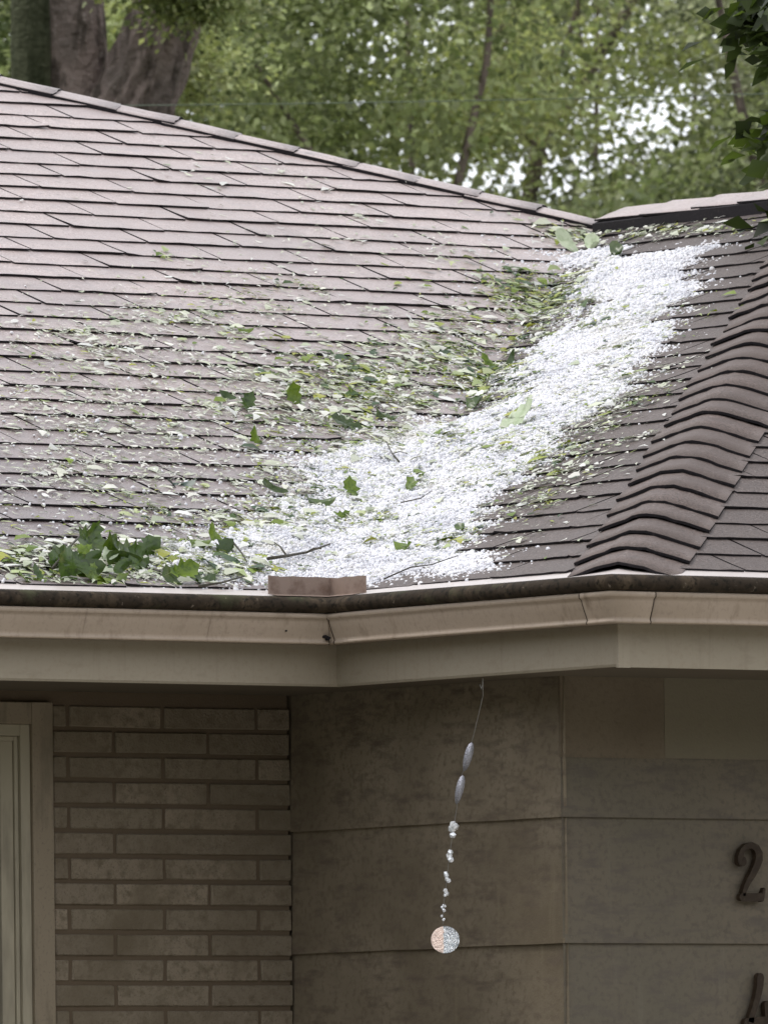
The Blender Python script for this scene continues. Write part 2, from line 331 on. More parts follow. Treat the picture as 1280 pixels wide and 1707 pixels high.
# hip and ridge caps -----------------------------------------------------
def caps(name, A, B, d1, d2, half, half1, expo, mat, th=.009, lift=.014, tail=.003, start=0.0, arch=.0, rn=.05, seed=0):
    """pieces laid from A (low end) to B, each bent over the line; d1, d2 run down into the two planes"""
    A = Vector(A); B = Vector(B); ax = (B - A); Lh = ax.length; ax.normalize(); r = random.Random(seed); out = []
    nn = (-(d1 + d2)).normalized(); cnt = int((Lh - start) / expo)
    n1 = (nn - d1 * nn.dot(d1)).normalized(); n2 = (nn - d2 * nn.dot(d2)).normalized()
    prof = [-1, -.8, -.6, -.42, -.28, -.14, 0, .14, .28, .42, .6, .8, 1]
    for k in range(cnt):
        s0 = start + k * expo; vs_ = []; fs = []; mi = []; tw = r.uniform(-.009, .009); jl = [r.uniform(-.003, .003) for _ in prof]
        hl = half1 * r.uniform(.94, 1.06); hr = half * r.uniform(.97, 1.03); dz = r.uniform(-.003, .003)
        for i, q in enumerate(prof):
            L_ = q * (hl if q < 0 else hr)
            if abs(L_) < rn:
                t = (L_ + rn) / (2 * rn); base = d1 * rn * (1 - t) ** 2 + d2 * rn * t * t; nd = (n1 * (1 - t) + n2 * t).normalized()
                a_ = arch * (1 - rn / half * .5 - (L_ / rn) ** 2 * rn / half * .5)
            else:
                base = (d1 if L_ < 0 else d2) * abs(L_); nd = n1 if L_ < 0 else n2; a_ = arch * (1 - abs(q))
            for (s_, h) in ((s0 + jl[i] + tw * q, lift + dz), (s0 + jl[i] + tw * q, lift - th + dz), (s0 + expo * .55, (lift + tail) / 2), (s0 + expo * 1.2, tail)):
                vs_.append(A + ax * s_ + base + nd * (h + jl[i] * .5) + nn * a_)
        for q, e in ((0, 0), (len(prof) - 1, 1)):      # long side edges hang a little, as thick dark lips
            pass
        for i in range(len(prof) - 1):
            a, b_ = i * 4, (i + 1) * 4
            fs += [(a, b_, b_ + 2, a + 2), (a + 2, b_ + 2, b_ + 3, a + 3), (a + 1, b_ + 1, b_, a)]; mi += [0, 0, 1]
        n0 = len(vs_)
        for e, nd in ((0, n1), ((len(prof) - 1) * 4, n2)):
            k0 = len(vs_); vs_ += [vs_[e] - nd * th, vs_[e + 2] - nd * th, vs_[e + 3] - nd * th]
            fs += [(e, e + 2, k0 + 1, k0), (e + 2, e + 3, k0 + 2, k0 + 1)]; mi += [1, 1]
        me = mesh(name, vs_, fs, [mat, M['edge']], False, mi)
        for p_ in me.polygons: p_.use_smooth = p_.material_index == 0
        out.append(link(name, me, roof))
    return out
dW = Vector((-CT, 0, -ST)); dMn = Vector((0, -CT, -ST)); dE = Vector((CT, 0, -ST))
# for hips the cap runs across the line, in plane, perpendicular to the hip
def perp(ax, n, toward):
    v = ax.cross(n).normalized(); return v if v.dot(toward) > 0 else -v
a1 = Vector((RR, RR, PP * RR)).normalized()
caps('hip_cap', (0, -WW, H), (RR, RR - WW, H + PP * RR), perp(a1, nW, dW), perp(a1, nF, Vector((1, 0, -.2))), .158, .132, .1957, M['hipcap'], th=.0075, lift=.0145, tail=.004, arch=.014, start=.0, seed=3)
a2 = (Vector((2 * RR - RY, RY, PP * RY)) - Vector((RR, RR, PP * RR))).normalized()
caps('hip_cap', (RR, RR, H + PP * RR), (2 * RR - RY, RY, H + PP * RY), perp(a2, nM, Vector((-1, -1, 0))), perp(a2, nE, Vector((1, 1, 0))), .115, .115, .192, M['shingle'], th=.013, lift=.017, tail=.0125, arch=.004, start=-.02, seed=5)
# low ridge vent and its caps on the wing's short ridge
rv = MB(); zr = H + PP * RR
sec = [(-.150, -.060), (-.153, -.018), (-.08, .010), (0, .034), (.08, .010), (.153, -.018), (.150, -.060)]
ys = [RR - .17 - i * (WW + .1) / 8 for i in range(9)]
vv = [(RR + sx, y_, zr + sz + random.uniform(-.003, .003)) for y_ in ys for sx, sz in sec]; ff = []
for i in range(8):
    for j in range(6): ff.append((i * 7 + j, i * 7 + j + 1, (i + 1) * 7 + j + 1, (i + 1) * 7 + j))
ff += [tuple(range(7)), tuple(range(56, 63))[::-1]]
rv.add(vv, ff); rv.build('ridge_vent', [M['edge']], roof)
caps('ridge_cap', (RR, RR - .16, zr + .038), (RR, RR - WW - .22, zr + .038), perp(Vector((0, -1, 0)), nW, dW), perp(Vector((0, -1, 0)), nE, dE), .158, .158, .24, M['shingle'], th=.006, lift=.011, tail=.004, seed=8)

# gutter cover, gutter, fascia, soffit --------------------------------------
GX = [(-7.4, 0), (0, 0), (0, -WW), (2 * RR, -WW)]           # eave line in plan
def sweep(profile, pts, name, mats, parent, mi=None, smooth=True, sub=1, wob=.0, seed=0, cap=True):
    """profile: (outward, z) points; pts: plan polyline of the eave, outward is to the right-hand front"""
    pts = [Vector((x, y, 0)) for x, y in pts]; r = random.Random(seed)
    segn = [Vector(((b - a).y, -(b - a).x, 0)).normalized() for a, b in zip(pts, pts[1:])]
    rows = []
    for i, p in enumerate(pts):
        if i == 0: m = segn[0]
        elif i == len(pts) - 1: m = segn[-1]
        else:
            m = (segn[i - 1] + segn[i]); m = m / (1 + segn[i - 1].dot(segn[i]))
        rows.append((p, m))
    fine = []
    for (p, m), (q, m2) in zip(rows, rows[1:]):
        nsub = max(1, int((q - p).length / .25) if wob else 1)
        for k in range(nsub):
            t = k / nsub; fine.append((p.lerp(q, t), m if t == 0 else None, (q - p)))
    fine.append((rows[-1][0], rows[-1][1], None))
    vs_ = []; n = len(profile); last = None
    out = []
    for p, m, d in fine:
        if m is None: nrm = Vector((d.y, -d.x, 0)).normalized()
        else: nrm = m
        w_ = r.uniform(-wob, wob); wz = r.uniform(-wob, wob)
        for (o_, z_) in profile: vs_.append((p.x + nrm.x * (o_ + w_), p.y + nrm.y * (o_ + w_), H + z_ + wz))
    fs = []; mm = []
    for i in range(len(fine) - 1):
        for j in range(n - 1):
            fs.append((i * n + j, i * n + j + 1, (i + 1) * n + j + 1, (i + 1) * n + j)); mm.append(mi[j] if mi else 0)
    me = mesh(name, vs_, fs, mats, smooth, mm)
    return link(name, me, parent)
cover_prof = [(-.03, .012), (.02, -.001), (.07, -.0115), (.088, -.0145), (.1, -.0165), (.109, -.0195), (.116, -.026), (.1195, -.035), (.1185, -.045), (.113, -.053), (.104, -.057)]
gutter_prof = [(.010, -.060), (.0105, -.135), (.078, -.137), (.0815, -.1365), (.0835, -.133), (.082, -.129), (.080, -.1265), (.082, -.120), (.090, -.100), (.0965, -.082), (.0975, -.0755), (.103, -.072), (.105, -.069), (.1055, -.0595), (.1015, -.0575), (.1, -.061), (.097, -.068)]
cover = sweep(cover_prof, GX, 'gutter_cover', [M['hood'], M['nose']], house, mi=[0, 0, 0, 1, 1, 1, 1, 1, 1, 1], wob=.0012, seed=4)
gut = sweep(gutter_prof, GX, 'gutter', [M['gutter']], house, wob=.0008, seed=5)
# strip mitres over the two corners, joints and a plugged screw hole
def strip(A, B, zt=-.0585, zb=-.141):       # a narrow folded plate that follows the gutter face between plan points A and B
    return sweep([(o_ + .0025, z_ - .001) for o_, z_ in gutter_prof[2:15]], [A, B], 'mitre_strip', [M['gutter']], gut, smooth=True)
def strip3(P0, P1, P2):
    return sweep([(o_ + .0028, z_ - .0012) for o_, z_ in gutter_prof[2:15]], [P0, P1, P2], 'mitre_strip', [M['gutter']], gut, smooth=True)
strip3((-.085, 0), (0, 0), (0, -.105)); strip3((0, -WW + .02), (0, -WW), (.035, -WW))
def seam(a, b): sweep([(o_ + .0036, z_ - .0016) for o_, z_ in gutter_prof[2:15]], [a, b], 'mitre_seam', [M['nose']], gut)
seam((-.0875, 0), (-.0845, 0)); seam((0, -.1035), (0, -.1065)); seam((0, -WW + .0225), (0, -WW + .0195)); seam((.034, -WW), (.037, -WW))
for X in (-.86, -.47):                      # lap joints seen on the left run
    sweep([(o_ + .0015, z_ - .0006) for o_, z_ in gutter_prof[2:15]], [(X, 0), (X + .004, 0)], 'lap_joint', [M['gutter']], gut)
for (x, y, z_, nk) in ((-.227, -.0925, -.105, 1), (-.098, -.0945, -.119, 5)):
    sp = MB()
    for k in range(nk):
        a = random.uniform(0, 6.28); rr = .006 * (k > 0); sp.tube([(x + rr * math.cos(a), y + .012, z_ + H + rr * math.sin(a)), (x + rr * math.cos(a), y - .001 - .0003 * k, z_ + H + rr * math.sin(a))], .0035 if nk > 1 else .0022, 7)
    sp.build('sealant_spot', [M['edge']], gut)
fascia = sweep([(-.014, -.242), (0, -.242), (.004, -.236), (.0045, -.10), (.0045, -.02)], [(-7.4, 0), (0, 0), (0, -WW)], 'fascia_board', [M['fascia']], house, smooth=False)
fascia2 = sweep([(-.014, -.244), (0, -.244), (.0005, -.238), (.001, -.10), (.001, -.02)], [(.0, -WW), (2 * RR, -WW)], 'fascia_board', [M['fascia']], house, smooth=False)
cb = MB(); cb.box((-.0075, -WW - .006, H - .2455), (.030, -WW + .004, H - .10)); cb.build('fascia_corner_cover', [M['fascia']], house)
WXI, WYM, WYF = .2337, .54, -.6568          # inside wall corner X, brick wall Y, wing front wall Y
so = MB(); zs = H - .2385
so.add([(-7.4, .013, zs), (.013, .013, zs), (.013, WYM, zs), (-7.4, WYM, zs)], [(0, 1, 2, 3)])
so.add([(.013, -WW + .013, zs), (WXI, -WW + .013, zs), (WXI, WYM, zs), (.013, WYM, zs)], [(0, 1, 2, 3)])
so.add([(WXI, -WW + .013, zs), (2 * RR, -WW + .013, zs), (2 * RR, WYF, zs), (WXI, WYF, zs)], [(0, 1, 2, 3)])
so.build('soffit', [M['soffit']], house)

# brown splash guard standing on the gutter cover at the inside corner
sg = MB(); t_ = .0028
def plate(a, b, zb0, zb1, ht):
    a = Vector(a); b = Vector(b); d = (b - a).normalized(); n = Vector((d.y, -d.x, 0)) * t_; seg = 5; r = random.Random(2)
    vs_ = []
    for i in range(seg + 1):
        p = a.lerp(b, i / seg); zb = zb0 + (zb1 - zb0) * i / seg; w = n.normalized() * r.uniform(-.0018, .0018); tz = r.uniform(-.0015, .0015)
        vs_ += [p + w + Vector((0, 0, zb)), p + w + n + Vector((0, 0, zb)), p + w + n + Vector((0, 0, zb + ht + tz)), p + w + Vector((0, 0, zb + ht + tz))]
    fs = []
    for i in range(seg):
        for j in range(4): fs.append((i * 4 + j, i * 4 + (j + 1) % 4, (i + 1) * 4 + (j + 1) % 4, (i + 1) * 4 + j))
    fs += [(0, 3, 2, 1), (seg * 4, seg * 4 + 1, seg * 4 + 2, seg * 4 + 3)]
    sg.add(vs_, fs)
plate((-.262, -.060, H), (-.060, -.060, H), -.009, -.009, .047); plate((-.060, -.060, H), (-.060, -.216, H), -.009, -.009, .045)
# foot flange bent out over the cover
sg.add([(-.262, -.060, H - .008), (-.058, -.060, H - .008), (-.098, -.100, H - .0145), (-.262, -.100, H - .0145)], [(0, 1, 2, 3)])
sg.add([(-.060, -.058, H - .008), (-.060, -.215, H - .008), (-.100, -.200, H - .0145), (-.100, -.098, H - .0145)], [(0, 1, 2, 3)])
sg.build('splash_guard', [M['guard']], house)

# walls -------------------------------------------------------------------
wl = MB()
wl.box((-.56, WYM + .004, 0), (WXI - .004, WYM + .2, H - .05)); wl.box((-7, WYM + .004, 0), (-1.96, WYM + .2, H - .05)); wl.box((-1.96, WYM + .004, 0), (-.56, WYM + .2, H - 1.82)); wl.box((-1.96, WYM + .004, H - .30), (-.56, WYM + .2, H - .05))
wall = wl.build('brick_wall', [M['mortar']], house)
BP, BL, BJ = .0664, .3025, .0115             # course pitch, brick pitch, joint
z0 = -.336 + .0664                           # top of the first visible course
bv = []
def brick_mesh(L_, seed):
    r = random.Random(seed); hgt = BP - BJ; me = bpy.data.meshes.new('brick'); bm = bmesh.new()
    bmesh.ops.create_cube(bm, size=1)
    for v in bm.verts: v.co = Vector((v.co.x * L_ + r.uniform(-.0015, .0015), v.co.y * .03, v.co.z * hgt + r.uniform(-.001, .001)))
    bmesh.ops.bevel(bm, geom=list(bm.edges), offset=.003, segments=1, affect='EDGES')
    bm.to_mesh(me); bm.free(); me.materials.append(M['brick']); return me
for k in range(5): bv.append(brick_mesh(BL - BJ, k))
nb = 0
rest = MB()
for row in range(44):
    zt = z0 - row * BP
    if zt - BP < -H: break
    offs = -.180 if row % 2 == 0 else -.338
    joints = [offs + k * BL for k in range(-21, 6)]
    if row == 5: joints = [j for j in joints if abs(j + .036) > .02 ]
    edges = [j for j in joints if j < WXI - .03]; edges.append(WXI + .001)
    for a, b_ in zip(edges, edges[1:]):
        if a < -.53 and zt > -1.75 and a > -1.9:    # window opening
            if b_ < -.50: continue
            a = -.536
        if a < -7: continue
        w = b_ - a - BJ; cx = (a + b_) / 2 + BJ / 2 - .0; 
        if w < .03: continue
        inview = zt > -1.25 and b_ > -.75
        me = bv[(row * 3 + int(a * 10)) % 5] if abs(w - (BL - BJ)) < .001 else brick_mesh(w, nb + 40)
        if inview or (nb < 290 and a > -1.0 and zt > -2.4 and False):
            o = bpy.data.objects.new('brick', me); col.objects.link(o); o.parent = wall
            o.location = (cx, WYM + random.uniform(-.0014, .0014) + .0135, H + zt - BP / 2); o.rotation_euler = (0, random.uniform(-.003, .003), random.uniform(-.003, .003)); nb += 1
        else: rest.box((cx - w / 2, WYM, H + zt - BP + BJ / 2), (cx + w / 2, WYM + .03, H + zt - BJ / 2))
tag(rest.build('brickwork', [M['brick']], wall), kind='stuff')

ww = MB(); ww.box((WXI + .01, WYF + .012, 0), (2 * RR - .5, WYM + .3, H - .06)); wingwall = ww.build('wing_wall', [M['siding_dark']], house)
def lap(axis, a, b_, zt, zb, face, mat, name='siding_board', seed=0, proud=.0):
    """a lapped board: bottom edge stands proud of the board below; slightly wavy edges"""
    r = random.Random(seed); n = 9; vs_ = []; 
    for i in range(n):
        t = a + (b_ - a) * i / (n - 1); w = r.uniform(-.0018, .0018); wz = r.uniform(-.0015, .0015) if 0 < i < n - 1 else 0
        for (o_, z_) in ((.002 + proud, zt + .012), (.012 + proud + w * .5, zb + wz), (.001 + proud, zb + wz + .0005)):
            vs_.append((face - o_, t, H + z_) if axis == 'Y' else (t, face - o_, H + z_))
    fs = []
    for i in range(n - 1):
        for j in range(2): fs.append((i * 3 + j, (i + 1) * 3 + j, (i + 1) * 3 + j + 1, i * 3 + j + 1))
    fs += [(0, 1, 2), ((n - 1) * 3, (n - 1) * 3 + 2, (n - 1) * 3 + 1)]
    o = link(name, mesh(name, vs_, fs, [mat]), wingwall); return o
zz = [-.240, -.600, -.9235, -1.247, -1.571, -1.895, -2.219, -2.543, -2.867]
for i, (zt, zb) in enumerate(zip(zz, zz[1:])):
    lap('Y', WYM + .001, WYF + .0015, zt, zb, WXI + .012, M['siding'], seed=i)
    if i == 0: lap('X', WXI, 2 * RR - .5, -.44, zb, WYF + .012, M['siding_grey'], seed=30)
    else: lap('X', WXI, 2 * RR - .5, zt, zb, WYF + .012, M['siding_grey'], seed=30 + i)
fz = MB(); fz.box((WXI - .0005, WYF + .0065, H - .4465), (.5678, WYF + .016, H - .238)); fz.build('tone_board', [M['siding_dark']], wingwall)  # thin flush boards carry the two tones of the upper wall
fz = MB(); fz.box((.5688, WYF + .006, H - .4455), (2 * RR - .5, WYF + .016, H - .238)); fz.build('tone_board', [M['siding_olive']], wingwall)
# far walls of the building, out of sight
fw_ = MB(); fw_.box((-7, WYM + .2, 0), (-6.8, YB - .5, H - .06)); fw_.box((-7, YB - .7, 0), (2 * RR - .5, YB - .5, H - .06)); fw_.box((2 * RR - .7, WYM + .3, 0), (2 * RR - .5, YB - .7, H - .06))
fw_.build('rear_walls', [M['siding']], house)

# window on the left ---------------------------------------------------------
win = MB(); win.box((-1.86, WYM + .03, H - 1.72), (-.66, WYM + .05, H - .33)); window = win.build('window', [M['glass']], house)
fr = MB()
fr.box((-.600, WYM - .014, H - 1.80), (-.534, WYM + .06, H - .268)); fr.box((-1.95, WYM - .0135, H - .326), (-.6005, WYM + .06, H - .2685)); fr.box((-1.99, WYM - .014, H - 1.80), (-1.9505, WYM + .06, H - .268))
bevel(fr.build('window_casing', [M['trim']], window), .003)
fi = MB()
for k, (x1, yy, wd) in enumerate(((-.601, -.004, .030), (-.632, .006, .012), (-.645, .012, .040))):
    fi.box((x1 - wd, WYM + yy, H - 1.75), (x1, WYM + .06, H - .3265 - .031 * (k > 0) - .012 * (k > 1)))
    fi.box((-1.95, WYM + yy + .0004, H - .3265 - .031 * (k > 0) - .012 * (k > 1) - wd), (x1 - wd - .0002, WYM + .058, H - .3265 - .031 * (k > 0) - .012 * (k > 1)))
bevel(fi.build('window_frame', [M['trim_light']], window), .002)
sl = MB(); sl.box((-2.0, WYM - .05, H - 1.85), (-.50, WYM + .06, H - 1.801)); bevel(sl.build('window_sill', [M['trim']], window), .004)

# house numbers ----------------------------------------------------------------
def stroke(path, name):                       # path: [(x, z, half width)], raised metal numeral with rounded strokes
    mb = MB(); n = len(path)
    L_, R_ = [], []
    for i, (x, z_, w) in enumerate(path):
        x0, z0_, _ = path[max(i - 1, 0)]; x1, z1_, _ = path[min(i + 1, n - 1)]; d = math.hypot(x1 - x0, z1_ - z0_); nx, nz_ = -(z1_ - z0_) / d, (x1 - x0) / d
        L_.append((x + nx * w, z_ + nz_ * w)); R_.append((x - nx * w, z_ - nz_ * w))
    for i, (x, z_, w) in enumerate(path):
        k0 = 12; ring = [(x + w * math.cos(2 * math.pi * k / k0), z_ + w * math.sin(2 * math.pi * k / k0)) for k in range(k0)]
        yy = -.0155 - .00015 * (i % 3)
        mb.add([(a, yy, c) for a, c in ring] + [(a, 0, c) for a, c in ring], [tuple(range(k0))] + [(k, k + k0, (k + 1) % k0 + k0, (k + 1) % k0) for k in range(k0)])
    for dep in (0,):
        for i in range(n - 1):
            q = [L_[i], L_[i + 1], R_[i + 1], R_[i]]
            f_ = [(x, -.0162 - .00012 * (i % 2), z_) for x, z_ in q] + [(x, 0, z_) for x, z_ in q]
            mb.add(f_, [(0, 1, 2, 3), (7, 6, 5, 4), (0, 4, 5, 1), (3, 2, 6, 7), (0, 3, 7, 4), (1, 5, 6, 2)])
    return mb
two = [(-.034, .030, .011), (-.036, .043, .009), (-.030, .058, .0075), (-.016, .070, .0075), (.002, .073, .008), (.017, .066, .010), (.025, .052, .0115), (.025, .036, .0115), (.017, .018, .0105), (.004, -.002, .0095), (-.010, -.020, .008), (-.020, -.036, .007), (-.026, -.050, .006), (-.028, -.058, .006)]
def number(name, paths, X, Z, lab):
    mb = MB()
    for p in paths:
        s = stroke([(x, z_, w) for x, z_, w in p], name); mb.add(s.v, s.f)
    me = mesh(name, mb.v, mb.f, [M['number']]); o = link(name, me, house); o.location = (X, WYF - .004, H + Z); o['label'] = lab
    return o
number('house_number', [two, [(-.030, -.062, .0105), (.020, -.062, .0105), (.030, -.060, .0095)], [(.032, -.068, .006), (.037, -.054, .005), (.041, -.040, .003)], [(-.0315, .0315, .0135), (-.0295, .0310, .0135)]], .827, -.742, 'dark raised numeral 2')
number('house_number', [[(-.002, .072, .011), (-.004, .050, .0105), (-.012, .020, .009), (-.024, -.010, .0085), (-.033, -.030, .0085), (-.036, -.045, .0085)],
                        [(-.046, -.046, .0125), (.052, -.040, .0125)], [(.020, .000, .011), (.022, -.030, .011), (.020, -.075, .011)], [(-.002, -.078, .006), (.044, -.078, .006)]], .853, -1.083, 'dark raised numeral 4')

# ------------------------------------------------------------------ hail
def fbm(x, y, f0, seed, oct=4):
    s = np.zeros_like(x); a = 1.; r = np.random.default_rng(seed); f = f0
    for _ in range(oct):
        for k in range(3):
            th = r.uniform(0, 6.28); ph = r.uniform(0, 6.28); s += a * np.sin((x * math.cos(th) + y * math.sin(th)) * f + ph + 1.7 * np.sin((x * math.sin(th) - y * math.cos(th)) * f * .7 + ph * 2)) / 3
        a *= .6; f *= 2.1
    return s
def hail_sd(x, y): return poly_sd(x, y) + .05 * fbm(x, y, 9, 11, 4) - np.where((x - y) > .25, .035 + .03 * np.clip(x - 1.8, 0, 1), 0) - .008
def bed(x, y):                               # height of the hail layer above the roof
    sd = hail_sd(x, y); base = PP * np.maximum(x, y)
    k = .16; hh = np.clip((k - np.abs(x - y)) / k, 0, 1); fill = hh * hh * k * .25 * PP * 2.2
    t = np.clip(sd / .16, 0, 1) ** .7
    return base + H + t * (.012 + fill + .006 * fbm(x, y, 14, 5, 3)) , sd
st = .011
gx = np.arange(-.7, 3.5, st); gy = np.arange(-.75, 3.5, st)
GXm, GYm = np.meshgrid(gx, gy, indexing='ij'); Z, SD = bed(GXm, GYm)
inside = SD > .015
Z = Z + (.0035 * fbm(GXm, GYm, 160, 9, 2)) + np.where(inside, 0.002, -.01)
cell = inside[:-1, :-1] & inside[1:, :-1] & inside[:-1, 1:] & inside[1:, 1:]
idx = -np.ones(GXm.shape, int); need = np.zeros(GXm.shape, bool)
for a, b_ in ((slice(None, -1), slice(None, -1)), (slice(1, None), slice(None, -1)), (slice(None, -1), slice(1, None)), (slice(1, None), slice(1, None))):
    need[a, b_] |= cell
idx[need] = np.arange(need.sum()); V = np.stack([GXm[need], GYm[need], Z[need]], 1)
I, J = np.nonzero(cell); F = np.stack([idx[I, J], idx[I + 1, J], idx[I + 1, J + 1], idx[I, J + 1]], 1)
hail_bed = link('hail', mesh('hail', V.tolist(), F.tolist(), [M['ice_bed']], True))
tag(hail_bed, 'thick white drift of hailstones filling the roof valley', 'hail', kind='stuff')
# loose stones on top and round the edges: one object, stones instanced on points
NP = 230000
X = rng.uniform(-.9, 3.5, NP * 3); Y = rng.uniform(-.9, 3.5, NP * 3)
sd = hail_sd(X, Y)
tail_ = np.where(X - Y > .2, .03, .07)
prob = np.where(sd > .02, 1.0, np.exp(sd / tail_) * .45) * (sd > -.40)
okk = (rng.uniform(0, 1, X.shape) < prob) & (X > 0.002 - 9 * (Y > 0.0)) & ((Y > -.0) | (X > 0)) & (Y > X - WW)
X, Y = X[okk][:110000], Y[okk][:110000]
Zp, sdp = bed(X, Y)
Zp = Zp + rng.uniform(-.002, .004, X.shape) * (sdp > .02) + .0025
# scattered stones over the left slope
nsc = 900; Xs = rng.normal(.5, .9, nsc); Ys = np.abs(rng.normal(.5, .75, nsc)); k_ = (Ys > Xs) & (Xs > -1.6); Xs, Ys = Xs[k_], Ys[k_]; Zs = PP * Ys + H + .009
# stones lodged along the eave on the cover
P3 = np.concatenate([np.stack([X, Y, Zp], 1), np.stack([Xs, Ys, Zs], 1)]); sizes = np.concatenate([rng.gamma(3, .0008, len(X)) + .001, rng.gamma(7, .0005, len(Xs)) + .001])
pm = bpy.data.meshes.new('hailstones'); pm.from_pydata(P3.tolist(), [], [])
at_ = pm.attributes.new('size', 'FLOAT', 'POINT'); at_.data.foreach_set('value', sizes.astype(np.float32))
stones = link('hailstones', pm, None); pm.materials.append(M['ice'])
tag(stones, 'loose white hailstones over and around the drift on the shingles', 'hail', kind='stuff')
ng = bpy.data.node_groups.new('scatter', 'GeometryNodeTree'); ng.interface.new_socket('Geometry', in_out='INPUT', socket_type='NodeSocketGeometry'); ng.interface.new_socket('Geometry', in_out='OUTPUT', socket_type='NodeSocketGeometry')
gi = ng.nodes.new('NodeGroupInput'); go = ng.nodes.new('NodeGroupOutput'); ins = ng.nodes.new('GeometryNodeInstanceOnPoints')
ico = ng.nodes.new('GeometryNodeMeshIcoSphere'); ico.inputs['Radius'].default_value = 1; ico.inputs['Subdivisions'].default_value = 2
sm = ng.nodes.new('GeometryNodeSetShadeSmooth'); smt = ng.nodes.new('GeometryNodeSetMaterial'); smt.inputs['Material'].default_value = M['ice']
na = ng.nodes.new('GeometryNodeInputNamedAttribute'); na.data_type = 'FLOAT'; na.inputs['Name'].default_value = 'size'
rv_ = ng.nodes.new('FunctionNodeRandomValue'); rv_.data_type = 'FLOAT_VECTOR'; rv_.inputs[0].default_value = (.75, .75, .6); rv_.inputs[1].default_value = (1.3, 1.3, 1.0)
vm = ng.nodes.new('ShaderNodeVectorMath'); vm.operation = 'SCALE'; rr_ = ng.nodes.new('FunctionNodeRandomValue'); rr_.data_type = 'FLOAT_VECTOR'; rr_.inputs[1].default_value = (6.28, 6.28, 6.28); rr_.inputs['Seed'].default_value = 3
ng.links.new(ico.outputs[0], sm.inputs[0]); ng.links.new(sm.outputs[0], smt.inputs[0]); ng.links.new(smt.outputs[0], ins.inputs['Instance']); ng.links.new(gi.outputs[0], ins.inputs['Points'])
ng.links.new(rv_.outputs[0], vm.inputs[0]); ng.links.new([s_ for s_ in na.outputs if s_.enabled][0], vm.inputs['Scale']); ng.links.new(vm.outputs[0], ins.inputs['Scale']); ng.links.new(rr_.outputs[0], ins.inputs['Rotation'])
ng.links.new(ins.outputs[0], go.inputs[0])
md = stones.modifiers.new('scatter', 'NODES'); md.node_group = ng

# ------------------------------------------------------------------ shredded leaves
SHRED_PATCHES = [   # centre x, y, axis a, axis b, count, length, greenness
    (0.414, 1.788, 0.477, 0.047, 0.445, 0.638, 950, 0.026, 0.08), (0.710, 1.554, 0.480, 0.045, 0.327, 0.456, 900, 0.026, 0.12),
    (1.467, 1.891, 0.384, 0.038, 0.260, 0.353, 1300, 0.030, 0.45), (2.050, 2.223, 0.209, 0.022, 0.226, 0.303, 600, 0.030, 0.50),
    (2.725, 2.746, 0.144, 0.016, 0.182, 0.240, 700, 0.032, 0.80), (1.813, 1.794, -0.037, -0.204, 0.228, 0.304, 330, 0.032, 0.70),
    (0.722, 0.987, 0.473, 0.038, 0.200, 0.273, 620, 0.028, 0.40), (0.142, 0.542, 0.373, 0.027, 0.190, 0.262, 640, 0.030, 0.45),
    (-0.640, 0.197, 0.298, 0.020, 0.088, 0.126, 700, 0.040, 0.55), (-0.136, 0.918, 0.457, 0.037, 0.302, 0.431, 900, 0.025, 0.12),
    (1.141, 0.952, -0.075, -0.452, 0.337, 0.450, 460, 0.028, 0.50), (1.557, 0.901, -0.038, -0.211, 0.314, 0.411, 420, 0.030, 0.25),
    (1.114, 0.510, -0.034, -0.205, 0.241, 0.317, 300, 0.030, 0.25), (0.686, 0.131, -0.047, -0.298, 0.290, 0.384, 220, 0.028, 0.20),
    (2.478, 2.162, -0.090, -0.455, 0.630, 0.825, 340, 0.026, 0.60), (3.432, 3.485, 0.126, 0.016, 0.061, 0.080, 140, 0.042, 0.30),
    (3.416, 2.947, -0.079, -0.362, 0.059, 0.076, 220, 0.035, 0.35), (2.002, 1.235, -0.031, -0.163, 0.327, 0.423, 150, 0.026, 0.30),
    (1.487, 2.550, 0.600, 0.067, 0.354, 0.493, 620, 0.026, 0.20), (2.397, 3.757, 0.814, 0.108, 0.437, 0.607, 110, 0.028, 0.08),
    (2.480, 3.120, 0.484, 0.058, 0.286, 0.388, 120, 0.028, 0.15), (0.434, 0.245, -0.059, -0.396, 0.227, 0.307, 380, 0.026, 0.50),
    (1.127, 1.540, 0.376, 0.034, 0.167, 0.228, 500, 0.030, 0.45), (-0.314, 0.123, 0.302, 0.020, 0.036, 0.050, 220, 0.036, 0.60),
    (1.024, 2.280, 0.404, 0.043, 0.211, 0.298, 260, 0.026, 0.15)]
PALE = [(.62, .62, .52), (.55, .57, .44), (.70, .69, .62), (.50, .52, .42), (.66, .66, .62), (.42, .46, .33)]
GREEN = [(.17, .23, .035), (.12, .18, .03), (.27, .31, .06), (.34, .35, .07), (.06, .10, .03), (.36, .42, .20), (.44, .48, .26), (.05, .085, .04)]
def roof_h(x, y):
    h0 = PP * max(x, y) + H; return h0
sv = []; sf = []; scol = []
